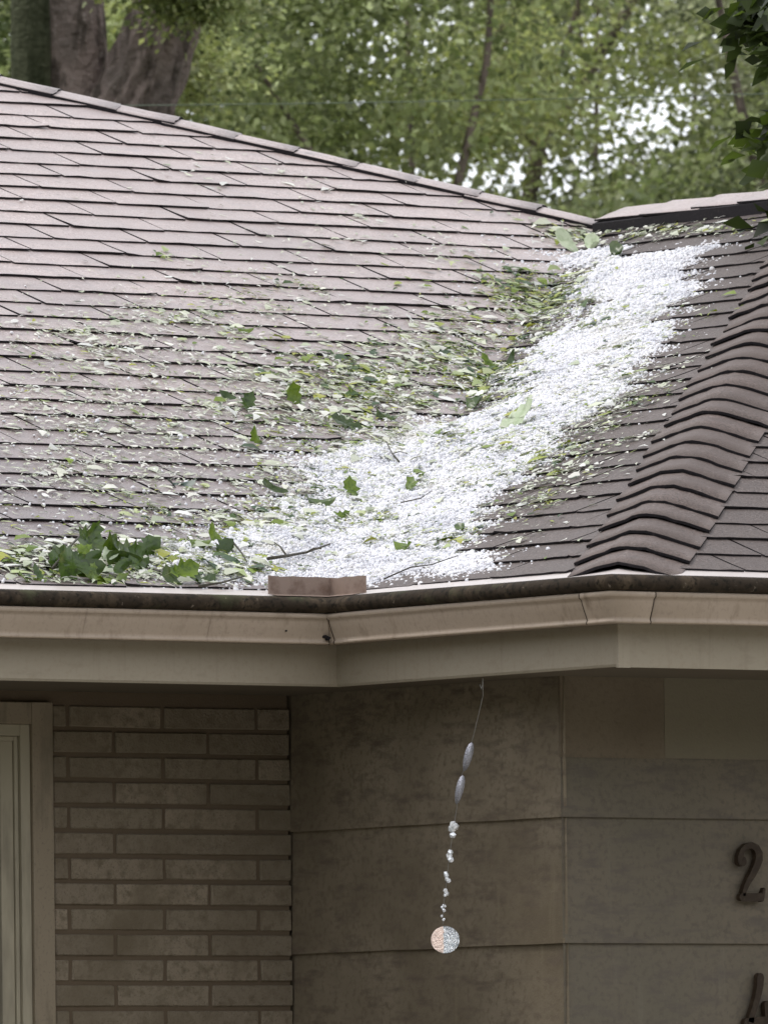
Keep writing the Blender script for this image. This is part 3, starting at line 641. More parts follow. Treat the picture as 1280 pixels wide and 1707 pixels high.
for (cx, cy, ax_, ay_, bx_, by_, cnt, ln, gr) in SHRED_PATCHES:
    # clusters inside each patch so the litter clumps as it slid and lodged
    cnt = int(cnt * 1.9); ncl = max(6, cnt // 34); cl_ = [(rng.normal(0, .62), rng.normal(0, .62), rng.uniform(.02, .12), rng.random()) for _ in range(ncl)]
    px = []; 
    for i in range(cnt):
        if rng.random() < .74:
            c = cl_[rng.integers(ncl)]; u = c[0]; v = c[1]; dx, dy = rng.normal(0, c[2], 2); tone = c[3]
        else: u, v = rng.normal(0, .65, 2); dx = dy = 0; tone = rng.random()
        x = cx + ax_ * u + bx_ * v + dx; y = cy + ay_ * u + by_ * v + dy
        px.append((x, y, tone))
    arr = np.array(px); hz, sdv = bed(arr[:, 0], arr[:, 1])
    for (x, y, tone), hzz, s_ in zip(px, hz, sdv):
        if y < .003 and x < 0: continue
        if x < .003 and y < 0: continue
        if y < x - WW + .02: continue
        if x > 2 * RR - y - .05: continue
        if gr < .6 and s_ > .06 and rng.random() < .15: continue
        zz_ = (hzz + .007 if s_ > 0 else PP * max(x, y) + H + .008)
        n = nM if y > x else nW
        big = rng.random() < .02 + .07 * gr; L_ = ln * (rng.uniform(1.4, 2.3) if big else rng.uniform(.25, 1.35)); w_ = L_ * (rng.uniform(.3, .55) if big else rng.uniform(.10, .34)); th = rng.uniform(0, math.pi)
        # most shreds lie across the slope
        d = Vector((1, 0, 0)) if y > x else Vector((0, 1, 0)); d = (d * math.cos(th) + n.cross(d) * math.sin(th) * .8).normalized()
        s = n.cross(d); tl = rng.uniform(-.3, .3); s = (s * math.cos(tl) + n * math.sin(tl)); cv = L_ * rng.uniform(-.1, .38); c0 = Vector((x, y, zz_)) + n * rng.uniform(0, .004)
        k = len(sv); bend = rng.uniform(-.25, .25) * L_
        sv += [c0 - d * L_ / 2, c0 - d * L_ * .12 + s * w_ / 2 + n * cv * .5 + s * bend, c0 - d * L_ * .1 - s * w_ / 2 + n * cv * .35 + s * bend,
               c0 + d * L_ * .25 + s * w_ * .4 + n * cv * .5 + s * bend * .6, c0 + d * L_ * .28 - s * w_ * .42 + n * cv * .3 + s * bend * .6, c0 + d * L_ / 2 + n * cv * .1]
        sf += [(k, k + 2, k + 1), (k + 1, k + 2, k + 4, k + 3), (k + 3, k + 4, k + 5)]
        pal = GREEN if tone < gr * .8 + .02 else PALE; cc = np.array(pal[rng.integers(len(pal))]) * rng.uniform(.8, 1.15)
        scol += [(*cc, 1)] * 6
lm = mesh('leaf_litter', sv, sf, [M['litter']]); ca = lm.color_attributes.new('tint', 'FLOAT_COLOR', 'POINT'); ca.data.foreach_set('color', np.array(scol, np.float32).ravel())
tag(link('leaf_litter', lm), 'pale green shreds of torn leaves strewn over shingles and hail', 'leaf litter', kind='stuff')

# ------------------------------------------------------------------ single leaves
def leaf_mesh(size, lobes, curl, fold, seed, mat):
    r = random.Random(seed); pts = []
    if lobes == 0:                            # simple pointed oval
        n = 12
        for i in range(n):
            t = i / n * 2 * math.pi; x = math.sin(t) * .24 * (1 - .25 * math.cos(t)); y = .5 - .5 * math.cos(t); pts.append((x * r.uniform(.9, 1.1), y))
    elif lobes == 5:                          # maple-like
        half = [(0, .02), (.20, -.02), (.26, .10), (.46, .16), (.40, .27), (.54, .42), (.36, .44), (.38, .62), (.20, .58), (.13, .72), (.16, .84), (.04, .90)]
        pts = [(0, 0)] + [(x * r.uniform(.92, 1.08), y) for x, y in half] + [(0, 1.02)] + [(-x * r.uniform(.92, 1.08), y) for x, y in half[::-1]]
        pts.pop()
    else:                                     # oak-like, wavy lobes
        half = [(.05, .05), (.16, .14), (.10, .24), (.26, .34), (.16, .44), (.32, .56), (.20, .66), (.24, .80), (.10, .90)]
        pts = [(0, 0)] + [(x * r.uniform(.9, 1.1), y) for x, y in half] + [(0, 1)] + [(-x * r.uniform(.9, 1.1), y) for x, y in half[::-1]]
    mid = [(0, q) for q in (.12, .3, .5, .7, .88)]
    bm = bmesh.new()
    def P3_(x, y):
        return Vector((x, y - .5, fold * abs(x) + curl * ((y - .5) ** 2) - .18 * curl + .03 * math.sin(9 * x + 7 * y + seed) + .05 * math.sin(5 * y - 6 * x + seed))) * size
    c = bm.verts.new(P3_(0, .42)); ring = [bm.verts.new(P3_(x, y)) for x, y in pts]
    c2 = [bm.verts.new(P3_(x * .5, .42 + (y - .42) * .55)) for x, y in pts]
    n = len(pts)
    for i in range(n):
        j = (i + 1) % n
        bm.faces.new((ring[i], ring[j], c2[j], c2[i])); bm.faces.new((c2[i], c2[j], c))
    me = bpy.data.meshes.new('leaf'); 
    for f in bm.faces: f.smooth = True
    bmesh.ops.recalc_face_normals(bm, faces=bm.faces)
    # petiole
    p0, p1 = P3_(0, .02), P3_(.04, -.32) + Vector((0, 0, .0))
    s = .010 * size
    q = [bm.verts.new(p0 + Vector((-s, 0, 0))), bm.verts.new(p0 + Vector((s, 0, 0))), bm.verts.new(p0 + Vector((0, 0, s))), bm.verts.new(p1)]
    bm.faces.new((q[0], q[1], q[3])); bm.faces.new((q[1], q[2], q[3])); bm.faces.new((q[2], q[0], q[3]))
    bm.to_mesh(me); bm.free(); me.materials.append(mat); return me
g_, b2, pl_, bl_ = M['leaf'], M['leaf_bright'], M['leaf_pale'], M['leaf_blue']
LEAVES = [  # x, y, size, lobes, spin, tilt, lift, material, label
    (-0.559, 0.165, .150, 5, 40, 62, .035, g_, 'largest dark green lobed leaf standing up in the heap on the left eave'),
    (-0.573, 0.293, .120, 5, -30, 55, .03, g_, 'pointed green leaf at the very top of the heap on the left eave'),
    (-0.751, 0.152, .110, 4, 70, 50, .03, g_, 'upright green leaf on the left side of the leaf heap'),
    (-0.690, 0.030, .100, 4, 100, 25, .015, b2, 'bright green leaf low at the left foot of the leaf heap by the gutter'),
    (-0.946, 0.020, .085, 0, 80, 15, .01, b2, 'yellow-green leaf lying by the gutter left of the leaf heap'),
    (-0.434, 0.235, .100, 4, -60, 50, .03, g_, 'curled green leaf at the right edge of the leaf heap'),
    (-0.487, 0.035, .095, 4, 20, 35, .015, g_, 'serrated green leaf on the gutter cover right of the leaf heap'),
    (-0.387, 0.047, .080, 0, -70, 25, .012, g_, 'small green leaf second to the right of the heap along the gutter'),
    (-0.216, 0.318, .070, 0, 80, 25, .02, b2, 'left leaf of the three green leaves on hail above the splash guard'),
    (-0.100, 0.389, .075, 0, 20, 35, .02, b2, 'upper middle leaf of the three green leaves on hail above the splash guard'),
    (-0.153, 0.289, .080, 4, -60, 30, .02, g_, 'lower right leaf of the three green leaves on hail above the splash guard'),
    (-0.367, 0.307, .060, 0, 30, 35, .015, g_, 'little green leaf between the heap and the hail, lodged on a shingle edge'),
    (1.079, 1.656, .095, 4, 15, 55, .02, b2, 'bright green leaf standing among pale shreds in the middle of the left slope'),
    (0.869, 1.599, .080, 4, -35, 45, .02, g_, 'dark green leaf left of the bright standing leaf on the left slope'),
    (0.848, 1.671, .055, 0, 60, 35, .015, g_, 'small round green leaf at the upper left of the green patch on the left slope'),
    (1.366, 1.753, .085, 0, 75, 25, .015, b2, 'flat green leaf at the right end of the green patch on the left slope'),
    (0.674, 1.279, .070, 4, 20, 45, .02, b2, 'lone upright green leaf on shingles below the green patch'),
    (1.089, 1.446, .105, 4, 70, 30, .02, g_, 'dark green leaf cluster at the upper edge of the hail drift'),
    (0.813, 0.769, .080, 4, 50, 28, .02, b2, 'bright yellow-green leaf in the middle of the hail drift'),
    (0.640, 0.807, .085, 4, -10, 32, .02, b2, 'green leaf standing in the hail left of the bright yellow-green one'),
    (0.462, 0.712, .090, 0, 80, 25, .02, g_, 'green leaf with pale rim at the left edge of the hail drift'),
    (0.287, 0.085, .075, 4, 85, 20, .02, b2, 'green leaf on the hail just above the gutter at the valley foot'),
    (0.435, 0.033, .050, 0, 70, 25, .01, g_, 'small dark green leaf near the lower right edge of the hail drift'),
    (2.058, 2.077, .075, 4, 30, 30, .02, b2, 'green leaf at the hail edge below the big olive clump'),
    (2.090, 2.005, .060, 0, -20, 50, .02, g_, 'little leaf at the hail edge, touching the one below the olive clump'),
    (1.410, 1.068, .140, 4, -50, 45, .03, pl_, 'pale spiky torn leaf sticking up in the middle of the hail'),
    (1.676, 1.625, .085, 4, 80, 25, .02, g_, 'olive green leaf in the notch on the left edge of the hail'),
    (0.120, 0.866, .085, 0, 85, 12, .012, bl_, 'dark bluish leaf lying flat on a shingle left of the hail'),
    (3.202, 2.962, .090, 0, 50, 25, .02, g_, 'green leaf near the top end of the hail drift'),
    (0.443, 0.591, .065, 4, 100, 25, .02, b2, 'light green leaf flat on hail below the leaf with a pale rim'),
    (0.394, 0.822, .080, 0, 65, 25, .02, g_, 'olive leaf on the upper left border of the lower hail'),
    (3.315, 3.360, .110, 0, 20, 35, .02, pl_, 'pale leaf on the left at the top of the valley beside the ridge vent'),
    (3.350, 3.270, .095, 0, 60, 25, .02, pl_, 'pale leaf on the right at the top of the valley beside the ridge vent'),
    (1.385, 2.336, .060, 0, 80, 15, .012, b2, 'small yellow-green leaf high on the left slope among bare shingles'),
    (1.295, 1.544, .075, 4, 60, 30, .02, g_, 'green leaf between the green patch and the hail drift'),
    (0.934, 0.892, .060, 0, 70, 22, .01, b2, 'small green leaf above the bright yellow-green leaf in the hail')]
for i, (x, y, sz, lob, spin, tilt, lift, mt_, lab) in enumerate(LEAVES):
    o = link('leaf', leaf_mesh(sz, lob, random.uniform(.3, 1.3), random.uniform(-.6, .7), i, mt_))
    n = nM if y > x else nW; hz, sdv = bed(np.array([x]), np.array([y])); zz_ = float(hz[0]) if sdv[0] > 0 else PP * max(x, y) + H
    q = n.to_track_quat('Z', 'Y').to_matrix().to_4x4() if False else Matrix((Vector((1, 0, 0)), n.cross(Vector((1, 0, 0))), n)).transposed().to_4x4() if y > x else Matrix((Vector((0, -1, 0)), n.cross(Vector((0, -1, 0))), n)).transposed().to_4x4()
    m = Matrix.Translation(Vector((x, y, zz_)) + n * (.006 + lift * 1.0)) @ q @ Matrix.Rotation(R(tilt), 4, 'X') @ Matrix.Rotation(R(spin), 4, 'Z')
    o.matrix_world = m; tag(o, lab, 'leaf', 'whole leaves knocked down on the roof')

for i in range(15):
    x = random.uniform(-.92, -.40); y = .02 + random.uniform(0, .2) * (1 - abs(x + .62) / .4); o = link('leaf', leaf_mesh(random.uniform(.05, .12), random.choice((0, 4, 5)), random.uniform(.2, .9), random.uniform(-.3, .4), 90 + i, random.choice((g_, g_, g_, b2, pl_))))
    q = Matrix((Vector((1, 0, 0)), nM.cross(Vector((1, 0, 0))), nM)).transposed().to_4x4()
    o.matrix_world = Matrix.Translation(Vector((x, y, PP * y + H)) + nM * random.uniform(.02, .045)) @ q @ Matrix.Rotation(R(random.uniform(25, 75)), 4, 'X') @ Matrix.Rotation(R(random.uniform(-100, 100)), 4, 'Z')
    tag(o, 'one of the smaller leaves packed tightly inside the green leaf heap on the left eave', 'leaf', 'leaves packed inside the heap')
# twigs
def twig(pts, rad, lab, forks=()):
    mb = MB(); P = [Vector(p) + up * H for p in pts]; mb.tube(P, [rad * (1 - .5 * i / (len(P) - 1)) for i in range(len(P))], 6)
    for a, b_ in forks: mb.tube([Vector(a) + up * H, (Vector(a) + Vector(b_)) / 2 + up * (H + .006), Vector(b_) + up * H], [rad * .6, rad * .5, rad * .3], 5)
    tag(mb.build('twig', [M['twig']], None, True), lab, 'twig', 'twigs lying on the roof')
twig([(-.03, -.25, .025), (.03, -.285, .055), (.08, -.31, .062), (.14, -.345, .085)], .0022, 'thin dark twig on hail above the gutter right of the splash guard')
twig([(-.13, .12, .095), (-.02, .19, .108), (.08, .24, .122), (.20, .30, .150)], .005, 'thickest dark twig, slanting up above the splash guard', [((-.02, .19, .108), (.02, .30, .150)), ((.08, .24, .122), (.10, .20, .13))])
twig([(-.471, -.05, .008), (-.38, -.02, .02), (-.27, .03, .042)], .004, 'dark twig on the gutter cover left of the splash guard')
twig([(-.113, .309, .155), (-.14, .22, .112), (-.19, .13, .085)], .003, 'curved twig below the three green leaves')
twig([(.98, 1.05, .432), (1.01, 1.12, .458), (1.07, 1.23, .50)], .0028, 'short forked twig at the upper left border of the hail', [((1.01, 1.12, .458), (1.06, 1.12, .46))])
twig([(-.86, .05, .05), (-.68, .22, .125), (-.50, .39, .19)], .0042, 'pale leaf stalk crossing the heap on the left eave')
twig([(.60, .62, .275), (.72, .60, .30), (.80, .66, .325)], .002, 'fine twig in the middle of the lower hail')

# ------------------------------------------------------------------ hanging ornament under the wing's side eave
OX = .02
orn = empty('wind_ornament', (OX, -.6046, H - .247)); tag(orn, 'hanging string of foil drops and crystal beads ending in a silver disc under the eave', 'ornament')
def oloc(y, z_): return Vector((0, y + .6046, z_ + .247))
cd = MB(); cd.tube([oloc(-.6046, -.247), oloc(-.6046, -.2904), oloc(-.5856, -.3357), oloc(-.56, -.395), oloc(-.51, -.49), oloc(-.4691, -.6309), oloc(-.4515, -.695), oloc(-.44, -.75), oloc(-.4227, -.828), oloc(-.4196, -.87)], .0009, 5)
cd.build('cord', [M['cord']], orn)
hk = MB(); hk.tube([oloc(-.6046, -.245), oloc(-.6046, -.262), oloc(-.598, -.272), oloc(-.592, -.262)], .0018, 6); hk.build('hook', [M['cord']], orn)
side = Vector((math.cos(YAW), -math.sin(YAW), 0))
def drop(y, z_, wid, hgt, lean):
    n = 14; pts = [];
    c = oloc(y, z_); axd = (Vector((0, 0, 1)) * math.cos(lean) - Vector((0, 1, 0)) * math.sin(lean) * 1.0).normalized()
    sd_ = Vector((.78, -.62, 0)).normalized(); nn = axd.cross(sd_).normalized(); vs_ = []
    for k in range(n):
        t = 2 * math.pi * k / n; wv = math.sin(t) * wid * (1 - .15 * math.cos(t)); hv = -math.cos(t) * hgt
        vs_.append(c + sd_ * wv + axd * hv + nn * .0015); 
    vs2 = [v - nn * .003 for v in vs_]; a = c + nn * .006; b_ = c - nn * .006
    V_ = vs_ + vs2 + [a, b_]; F_ = []
    for k in range(n):
        j = (k + 1) % n; F_ += [(k, j, 2 * n), (n + j, n + k, 2 * n + 1), (k, n + k, n + j, j)]
    mb = MB(); mb.add(V_, F_); mb.build('foil_drop', [M['foil_dull']], orn, True)
drop(-.537, -.4443, .011, .040, .42); drop(-.4991, -.5274, .0105, .039, .36)
for y, z_, s in ((-.4684, -.6309, .019), (-.4515, -.695, .0155), (-.44, -.75, .013), (-.4287, -.7912, .011), (-.4227, -.828, .0095), (-.4196, -.854, .008)):
    bm = bmesh.new()
    for k in range(5 if s > .008 else 3):
        mt_ = Matrix.Translation(Vector((random.uniform(-.3, .3) * s, random.uniform(-.45, .45) * s, random.uniform(-.8, .8) * s))) @ Matrix.Rotation(random.uniform(0, 3), 4, Vector((1, .4, .2)).normalized())
        bmesh.ops.create_icosphere(bm, subdivisions=1, radius=s * random.uniform(.4, .62), matrix=mt_)
    me = bpy.data.meshes.new('crystal_bead'); bm.to_mesh(me); bm.free(); o = link('crystal_bead', me, orn, M['crystal']); o.location = oloc(y, z_)
# disc, hammered, two tones, tipped back a little
bm = bmesh.new(); ns, nr = 40, 9
face_n = Vector((-math.sin(YAW), -math.cos(YAW), .42)).normalized()
ex = face_n.cross(Vector((0, 0, 1))).normalized() * -1; ex = Vector((0, 0, 1)).cross(face_n).normalized(); ey = face_n.cross(ex)
Rd = .0365; rows = [[bm.verts.new(face_n * .006)]]
for i in range(1, nr + 1):
    rr = Rd * i / nr; rows.append([bm.verts.new(ex * rr * math.cos(2 * math.pi * k / ns) + ey * rr * 1.04 * math.sin(2 * math.pi * k / ns) + face_n * (.006 * (1 - (i / nr) ** 2) + random.uniform(-.0005, .0005))) for k in range(ns)])
fcs = []
for k in range(ns): fcs.append(bm.faces.new((rows[0][0], rows[1][k], rows[1][(k + 1) % ns])))
for i in range(1, nr):
    for k in range(ns): fcs.append(bm.faces.new((rows[i][k], rows[i + 1][k], rows[i + 1][(k + 1) % ns], rows[i][(k + 1) % ns])))
back = [bm.verts.new(v.co - face_n * .004) for v in rows[-1]]
for k in range(ns): bm.faces.new((rows[-1][k], back[k], back[(k + 1) % ns], rows[-1][(k + 1) % ns]))
bm.faces.new(back[::-1])
for f in fcs: f.material_index = 1 if f.calc_center_median().dot(ex) < -.004 else 0
me = bpy.data.meshes.new('disc'); bm.to_mesh(me); bm.free(); me.materials.append(M['foil']); me.materials.append(M['foil_warm'])
o = link('disc', me, orn); o.location = oloc(-.4287, -.9097)

# ------------------------------------------------------------------ trees behind the house
def VP(t, s, z_): return Vector((CAM.x, CAM.y, 0)) + dh * t + rt * s + up * z_       # t metres from the viewer's lawn, s to the right, height
def foliage(name, blobs, n_leaf, size, tints, parent, seed, flat=.45, skip=None, spread=.19):
    """leaf-sized faces gathered in sprays through the crown's volume. blobs: (centre, radii, weight)"""
    r = np.random.default_rng(seed); w = np.array([b_[2] for b_ in blobs], float); w /= w.sum()
    per = 70; ns_ = n_leaf // per
    bi = r.choice(len(blobs), ns_, p=w); dirs = r.normal(size=(ns_, 3)); dirs /= np.linalg.norm(dirs, axis=1)[:, None]
    rad = r.uniform(.15, 1, ns_) ** (1 / 2.4)
    C_ = np.array([b_[0][:] for b_ in blobs])[bi] + dirs * rad[:, None] * np.array([b_[1] for b_ in blobs])[bi]
    if skip is not None: C_ = C_[skip(C_)]
    ns_ = len(C_)
    tone = r.choice(len(tints), ns_); shade = r.uniform(.5, 1.5, ns_) 
    off = r.normal(size=(ns_, per, 3)) * spread * np.array([1, 1, flat]); 
    droop = -np.hypot(off[..., 0], off[..., 1]) * .35; off[..., 2] += droop
    P = (C_[:, None, :] + off).reshape(-1, 3); n = len(P)
    d = off.reshape(-1, 3) + r.normal(size=(n, 3)) * spread * .9; d /= np.linalg.norm(d, axis=1)[:, None] + 1e-9
    nn = r.normal(size=(n, 3)) * .75 + np.array([0, 0, 1.]); sd_ = np.cross(d, nn); sd_ /= np.linalg.norm(sd_, axis=1)[:, None] + 1e-9
    L_ = size * r.uniform(.6, 1.3, n)[:, None]; W_ = L_ * r.uniform(.25, .42, n)[:, None]
    nrm = np.cross(sd_, d)
    v = np.stack([P - d * L_ / 2, P + sd_ * W_ + nrm * L_ * .12, P + d * L_ / 2, P - sd_ * W_ + nrm * L_ * .12], 1).reshape(-1, 3)
    me = bpy.data.meshes.new(name); me.vertices.add(n * 4); me.vertices.foreach_set('co', v.astype(np.float32).ravel())
    k = np.arange(n) * 4; loops = np.stack([k, k + 1, k + 2, k, k + 2, k + 3], 1).ravel()
    me.loops.add(n * 6); me.loops.foreach_set('vertex_index', loops.astype(np.int32)); me.polygons.add(n * 2)
    me.polygons.foreach_set('loop_start', (np.arange(n * 2) * 3).astype(np.int32)); me.update(calc_edges=True); me.validate()
    cc = (np.array(tints)[tone] * shade[:, None]); cc = np.repeat(cc, per, 0) * r.uniform(.8, 1.2, n)[:, None]
    cc = np.concatenate([cc, np.ones((n, 1))], 1); cc = np.repeat(cc, 4, 0)
    ca = me.color_attributes.new('tint', 'FLOAT_COLOR', 'POINT'); ca.data.foreach_set('color', cc.astype(np.float32).ravel())
    me.materials.append(M['crown']); return link(name, me, parent)
def limb(name, pts, rad, mat, parent, n=28, rough=.10, step=.05, seed=0, twist=1.0):
    """a bark-ridged tapering limb"""
    pts = [Vector(p) for p in pts]; L_ = [0]
    for a, b_ in zip(pts, pts[1:]): L_.append(L_[-1] + (b_ - a).length)
    m = max(6, int(L_[-1] / step)); r = random.Random(seed); ph = [r.uniform(0, 6.28) for _ in range(12)]
    vs_ = []; fs = []
    def at(l):
        for i in range(len(pts) - 1):
            if l <= L_[i + 1] + 1e-9:
                t = (l - L_[i]) / (L_[i + 1] - L_[i]); p = pts[i].lerp(pts[i + 1], t); return p, rad[i] + (rad[i + 1] - rad[i]) * t
    prev = Vector((1, .2, 0))
    for i in range(m + 1):
        l = L_[-1] * i / m; p, q = at(l); p2, _ = at(min(L_[-1], l + .1)); p1, _ = at(max(0, l - .1)); d = (p2 - p1).normalized()
        a = (prev - d * prev.dot(d)).normalized(); prev = a; b_ = d.cross(a)
        for k in range(n):
            t = 2 * math.pi * k / n
            ridge = abs(math.sin(t * 7 + 1.3 * math.sin(l * 4.1 * twist + ph[0]) + ph[1])) * .6 + .4 * abs(math.sin(t * 11 - 2 * math.sin(l * 6.3 + ph[2]) + ph[3]))
            lump = .5 * math.sin(t * 2 + l * 2.3 + ph[4]) + .3 * math.sin(l * 9 + t * 3 + ph[5])
            vs_.append(p + (a * math.cos(t) + b_ * math.sin(t)) * q * (1 + rough * (ridge - .5) + rough * .5 * lump))
    for i in range(m):
        for k in range(n): fs.append((i * n + k, i * n + (k + 1) % n, (i + 1) * n + (k + 1) % n, (i + 1) * n + k))
    return link(name, mesh(name, vs_, fs, [mat], True), parent)
MID = [(.27, .31, .145), (.33, .37, .18), (.20, .24, .105), (.40, .44, .235)]
YEL = [(.34, .37, .15), (.40, .43, .19), (.26, .30, .12), (.45, .47, .24)]
DRK = [(.10, .13, .05), (.14, .17, .07), (.07, .095, .04)]
PAL = [(.37, .39, .25), (.29, .315, .19), (.45, .465, .32), (.21, .24, .14)]
def tree(name, label, t, s, ht, trunk_r, blobs, n, size, tints, seed, skip=None, limbs=(), trunk=True, mat=None, lean=0):
    root = empty(name, VP(t, s, 0)); tag(root, label, 'tree', 'trees behind the house')
    inv = -root.location
    def loc(p): return p + inv
    if trunk: limb('trunk', [loc(VP(t, s, -.1)), loc(VP(t + 1.6, s + lean * .2, ht * .35)), loc(VP(t + 1.8, s + lean + .25 * math.sin(seed), ht))], [.14, trunk_r * .35, trunk_r * .1], mat or M['bark'], root, step=.12, seed=seed)
    for a, b_, ra, rb in limbs:
        mid = a.lerp(b_, .5) + Vector((random.uniform(-.15, .15), random.uniform(-.15, .15), random.uniform(0, .2)))
        limb('branch', [loc(a), loc(mid), loc(b_)], [ra, (ra + rb) / 2, rb], mat or M['bark'], root, n=10, step=.12, seed=seed + 1)
    foliage('crown', [(loc(c), rr, w) for c, rr, w in blobs], n, size, tints, root, seed, skip=(lambda C_: skip(C_ + np.array(root.location[:]))) if skip else None)
    return root
# openings where the sky shows between the boughs (lateral metres at 60 m, height)
GAPS = []
def gap(px, py, rx, ry): GAPS.append(((px - 640) / FPX * 60, math.tan(TILT + (853.5 - py) / FPX + .0) * 60 + CAM.z, rx / FPX * 60, ry / FPX * 60))
for q in ((812, 285, 42, 40), (1000, 240, 60, 32), (1010, 60, 50, 50), (620, 120, 20, 60), (1215, 120, 25, 30), (945, 300, 30, 18), (735, 40, 60, 26), (330, 165, 40, 26), (1000, 105, 60, 30), (1150, 215, 30, 12), (480, 20, 30, 16), (640, 250, 16, 50), (1070, 30, 40, 30)): gap(*q)
def skipper(keep, seed):
    r = np.random.default_rng(seed)
    def f(C_):
        q = C_ - np.array(CAM[:]) ; t = q[:, :2] @ np.array(dh[:2]); s = (q[:, :2] @ np.array(rt[:2])) / t * 60; zz_ = q[:, 2] / t * 60 + CAM.z
        hit = np.zeros(len(C_), bool)
        for gs, gz, rx, ry in GAPS: hit |= ((s - gs) / (rx + .14)) ** 2 + ((zz_ - gz) / (ry + .12)) ** 2 < 1
        return ~(hit & (r.uniform(0, 1, len(C_)) > keep))
    return f
sk = skipper(.06, 5)
# 1: the big old trunk on the left with a leaning limb
oak = empty('oak_tree', VP(50, -1.34, 0)); tag(oak, 'massive old tree with thick bare forked trunk rising behind the left end of the roof', 'tree', 'trees behind the house')
ol = lambda p: p - oak.location
limb('trunk', [ol(VP(50, -1.2, -.1)), ol(VP(50, -1.2, 4.4)), ol(VP(50, -1.27, 5.6)), ol(VP(50, -1.33, 6.0)), ol(VP(50, -1.35, 6.6)), ol(VP(50, -1.4, 9))], [.46, .40, .26, .20, .185, .12], M['bark'], oak, n=56, rough=.10, step=.025, seed=2)
limb('limb', [ol(VP(49.9, -1.25, 5.0)), ol(VP(49.85, -1.12, 5.7)), ol(VP(49.85, -1.02, 6.02)), ol(VP(49.85, -.87, 6.45)), ol(VP(49.9, -.5, 7.2)), ol(VP(50.2, .8, 8.6))], [.26, .18, .15, .125, .10, .07], M['bark'], oak, n=52, rough=.36, step=.018, seed=6, twist=2.5)
limb('limb', [ol(VP(49.9, -1.25, 5.0)), ol(VP(49.8, -1.455, 5.95)), ol(VP(49.78, -1.462, 6.6)), ol(VP(49.8, -1.55, 8.5))], [.2, .082, .075, .05], M['bark_dark'], oak, n=30, rough=.14, step=.05, seed=9)  # dark-coloured limb stands in for shade on the trunk's left side
foliage('crown', [(ol(VP(49.0, -1.02, 6.62)), (.17, .16, .14), 3.2), (ol(VP(50.8, -1.0, 6.35)), (.25, .4, .3), 1.5), (ol(VP(49.3, -.72, 6.46)), (.12, .2, .12), 1.0), (ol(VP(50, -1.5, 10)), (3, 3, 1.2), 7), (ol(VP(48.9, -1.62, 6.9)), (.15, .2, .3), .4)], 40000, .036, YEL + MID, oak, 21, spread=.10)
# 2..7
def B(t, s, z_, rx, ry, rz, w): return (VP(t, s, z_), (rx, ry, rz), w)
tree('tree', 'mid green tree filling the gap between the forked trunk and the centre', 54, .2, 9.5, .055, [B(54, -.55, 6.6, .9, 1.0, .8, 3), B(54.5, .35, 6.9, 1.0, 1.0, 1.0, 3), B(54, 0, 9, 2, 2, 1.2, 2)], 40000, .05, MID, 31, sk,
     limbs=[(VP(54, .15, 5), VP(53.5, -.6, 6.6), .03, .01), (VP(54, .2, 5.4), VP(54, .55, 7.4), .025, .01)])
tree('tree', 'yellow-green tree with airy foliage behind the middle of the roof', 57, 1.0, 9.5, .055, [B(57, .15, 6.5, .8, 1.1, .6, 2), B(57, .95, 6.6, .9, 1.1, .9, 3), B(57.5, .8, 9, 2.2, 2, 1.2, 2)], 37000, .05, YEL, 32, sk,
     limbs=[(VP(57, .72, 6.1), VP(57, 1.05, 7.4), .018, .012), (VP(57, .5, 6.9), VP(56.8, .78, 7.4), .015, .008), (VP(57, .80, 6.4), VP(57, .35, 6.75), .012, .006)])
tree('tree', 'tall grey-green tree with slanting dark branches right of centre', 60, 1.25, 11, .055, [B(60, 1.35, 6.9, 1.0, 1.2, .9, 3), B(60, .75, 7.4, .8, 1.2, .6, 2), B(60.5, 1.4, 9.4, 2.2, 2, 1.3, 2)], 48000, .05, PAL, 33, sk,
     limbs=[(VP(58.6, .72, 6.25), VP(58.6, .98, 6.85), .04, .035), (VP(58.6, .98, 6.85), VP(58.5, 1.5, 7.7), .035, .02), (VP(58.5, .92, 6.72), VP(58.4, .50, 6.84), .012, .006), (VP(58.5, 1.02, 6.9), VP(58.4, 1.02, 7.5), .014, .006), (VP(58.3, .58, 7.02), VP(58.2, .82, 7.32), .014, .010), (VP(58.4, 1.30, 6.45), VP(58.4, .98, 6.52), .008, .004)], lean=.5)
tree('tree', 'deep green tree low behind the end of the wing ridge', 56, 1.7, 9, .055, [B(56, 1.55, 6.3, .7, 1.0, .5, 2.5), B(56, 1.0, 6.05, .7, 1, .35, 1.5), B(56.5, 2.4, 7.4, 1.0, 1.2, 1.2, 2.5), B(57, 2.4, 9.3, 2, 2, 1.2, 2)], 44000, .048, MID + PAL, 34, sk,
     limbs=[(VP(55.5, 1.9, 5.6), VP(55.4, 1.55, 7.2), .03, .015)])
tree('tree', 'dull green tree at the far left behind the bare trunk', 58, -2.4, 10, .2, [B(58, -2.0, 7.0, 1.0, 1.2, 1.2, 3), B(58, -1.0, 6.8, .8, 1.2, .8, 2.5), B(58, -2.5, 9.3, 2, 2, 1.3, 2)], 50000, .05, DRK + MID, 35)
far = foliage('woodland', [B(72, s_, z_, 2.4, 2.5, 1.3, 1) for s_ in (-6, -3, 0, 3, 6) for z_ in (6.6, 8.9)], 82000, .07, PAL + YEL, None, 41, skip=skipper(.05, 7), spread=.2)
tag(far, 'soft pale mass of woodland foliage far behind the house', 'woodland', kind='stuff')
side_wood = foliage('woodland', [B(66, s_, z_, 3.2, 3, 2.2, 1) for s_ in (-20, -15.5, -11, -7, 7, 11, 15.5, 20) for z_ in (2.5, 6, 9)], 60000, .22, MID + PAL, None, 43, spread=.6)
tag(side_wood, 'woodland foliage continuing beyond both ends of the house', 'woodland', kind='stuff')
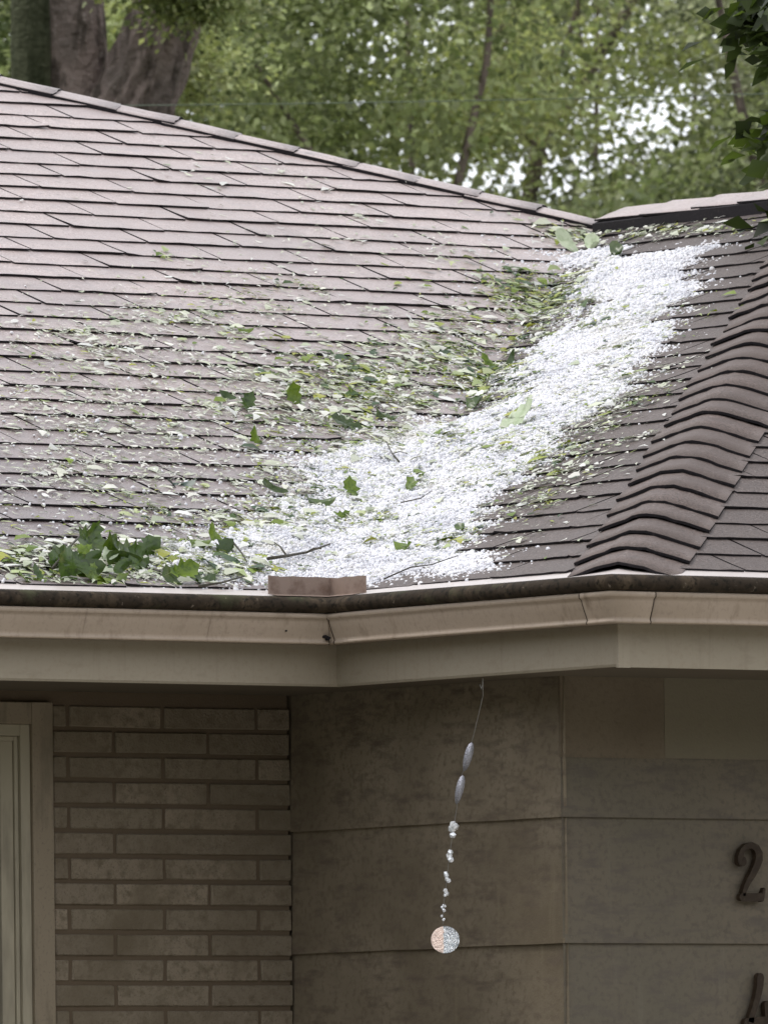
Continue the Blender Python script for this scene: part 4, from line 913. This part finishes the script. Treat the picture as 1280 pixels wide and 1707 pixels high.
# dark leaves hanging in at the upper right, nearer than the ridge
near = empty('shade_tree', (7.4, 1.9, 0)); near.location = VP(37, 3.2, 0)
tag(near, 'dark leaved branch of a near tree hanging in at the upper right corner', 'tree')
nl = lambda p: p - near.location
limb('trunk', [nl(VP(37, 3.2, -.1)), nl(VP(37, 3.1, 4)), nl(VP(37, 2.9, 9))], [.26, .2, .1], M['bark'], near, step=.12, seed=12)
limb('branch', [nl(VP(37, 3.1, 4.6)), nl(VP(35.5, 2.2, 5.4)), nl(VP(34.6, 1.45, 5.25)), nl(VP(34.3, 1.22, 4.85))], [.08, .045, .02, .006], M['bark_dark'], near, n=8, step=.1, seed=13)
foliage('crown', [(nl(VP(34.4, 1.235, 4.80)), (.09, .12, .12), 1.0), (nl(VP(34.6, 1.25, 4.45)), (.08, .12, .12), .8), (nl(VP(34.5, 1.30, 4.20)), (.06, .1, .06), .25), (nl(VP(35, 2.0, 5.2)), (.5, .6, .45), 8), (nl(Vector((4.6, -2.2, 8.2))), (3.0, 3.0, 1.7), 30), (nl(Vector((6.5, 1.5, 8.2))), (2.2, 2.5, 1.6), 14)], 46000, .075, [(.045, .065, .018), (.06, .085, .02), (.035, .05, .015)], near, 51, spread=.075)  # the two large unseen blobs overhead are added to shade the wing
# a thin service wire crossing behind the roof
wr = MB(); pts = []
for i in range(25):
    t = i / 24; s_ = -4 + 8 * t; pts.append(VP(44, s_, CAM.z + 44 * math.tan(TILT + (853.5 - 170) / FPX) + .03 * (t - .5) + .25 * ((t - .5) ** 2)))
wr.tube(pts, .0018, 6); tag(wr.build('service_wire', [M['wire']], None, True), 'thin grey service wire strung behind the roof in front of the trees', 'wire')
# unseen foliage ring added round the front to block low sky light
foliage_r = np.random.default_rng(3)
fb = []
for k in range(26):
    a = R(-205 + k * 9.2); rr = 46; fb.append((Vector((3 + rr * math.cos(a), -2 + rr * math.sin(a), 6.5)), (4.5, 4.5, 6.5), 1))
st_ = foliage('sky_block_foliage', fb, 90000, .75, DRK + MID, None, 61, flat=.9, spread=1.2)
tag(st_, 'unseen ring of foliage added to keep low sky light off the house front', 'woodland', kind='stuff')
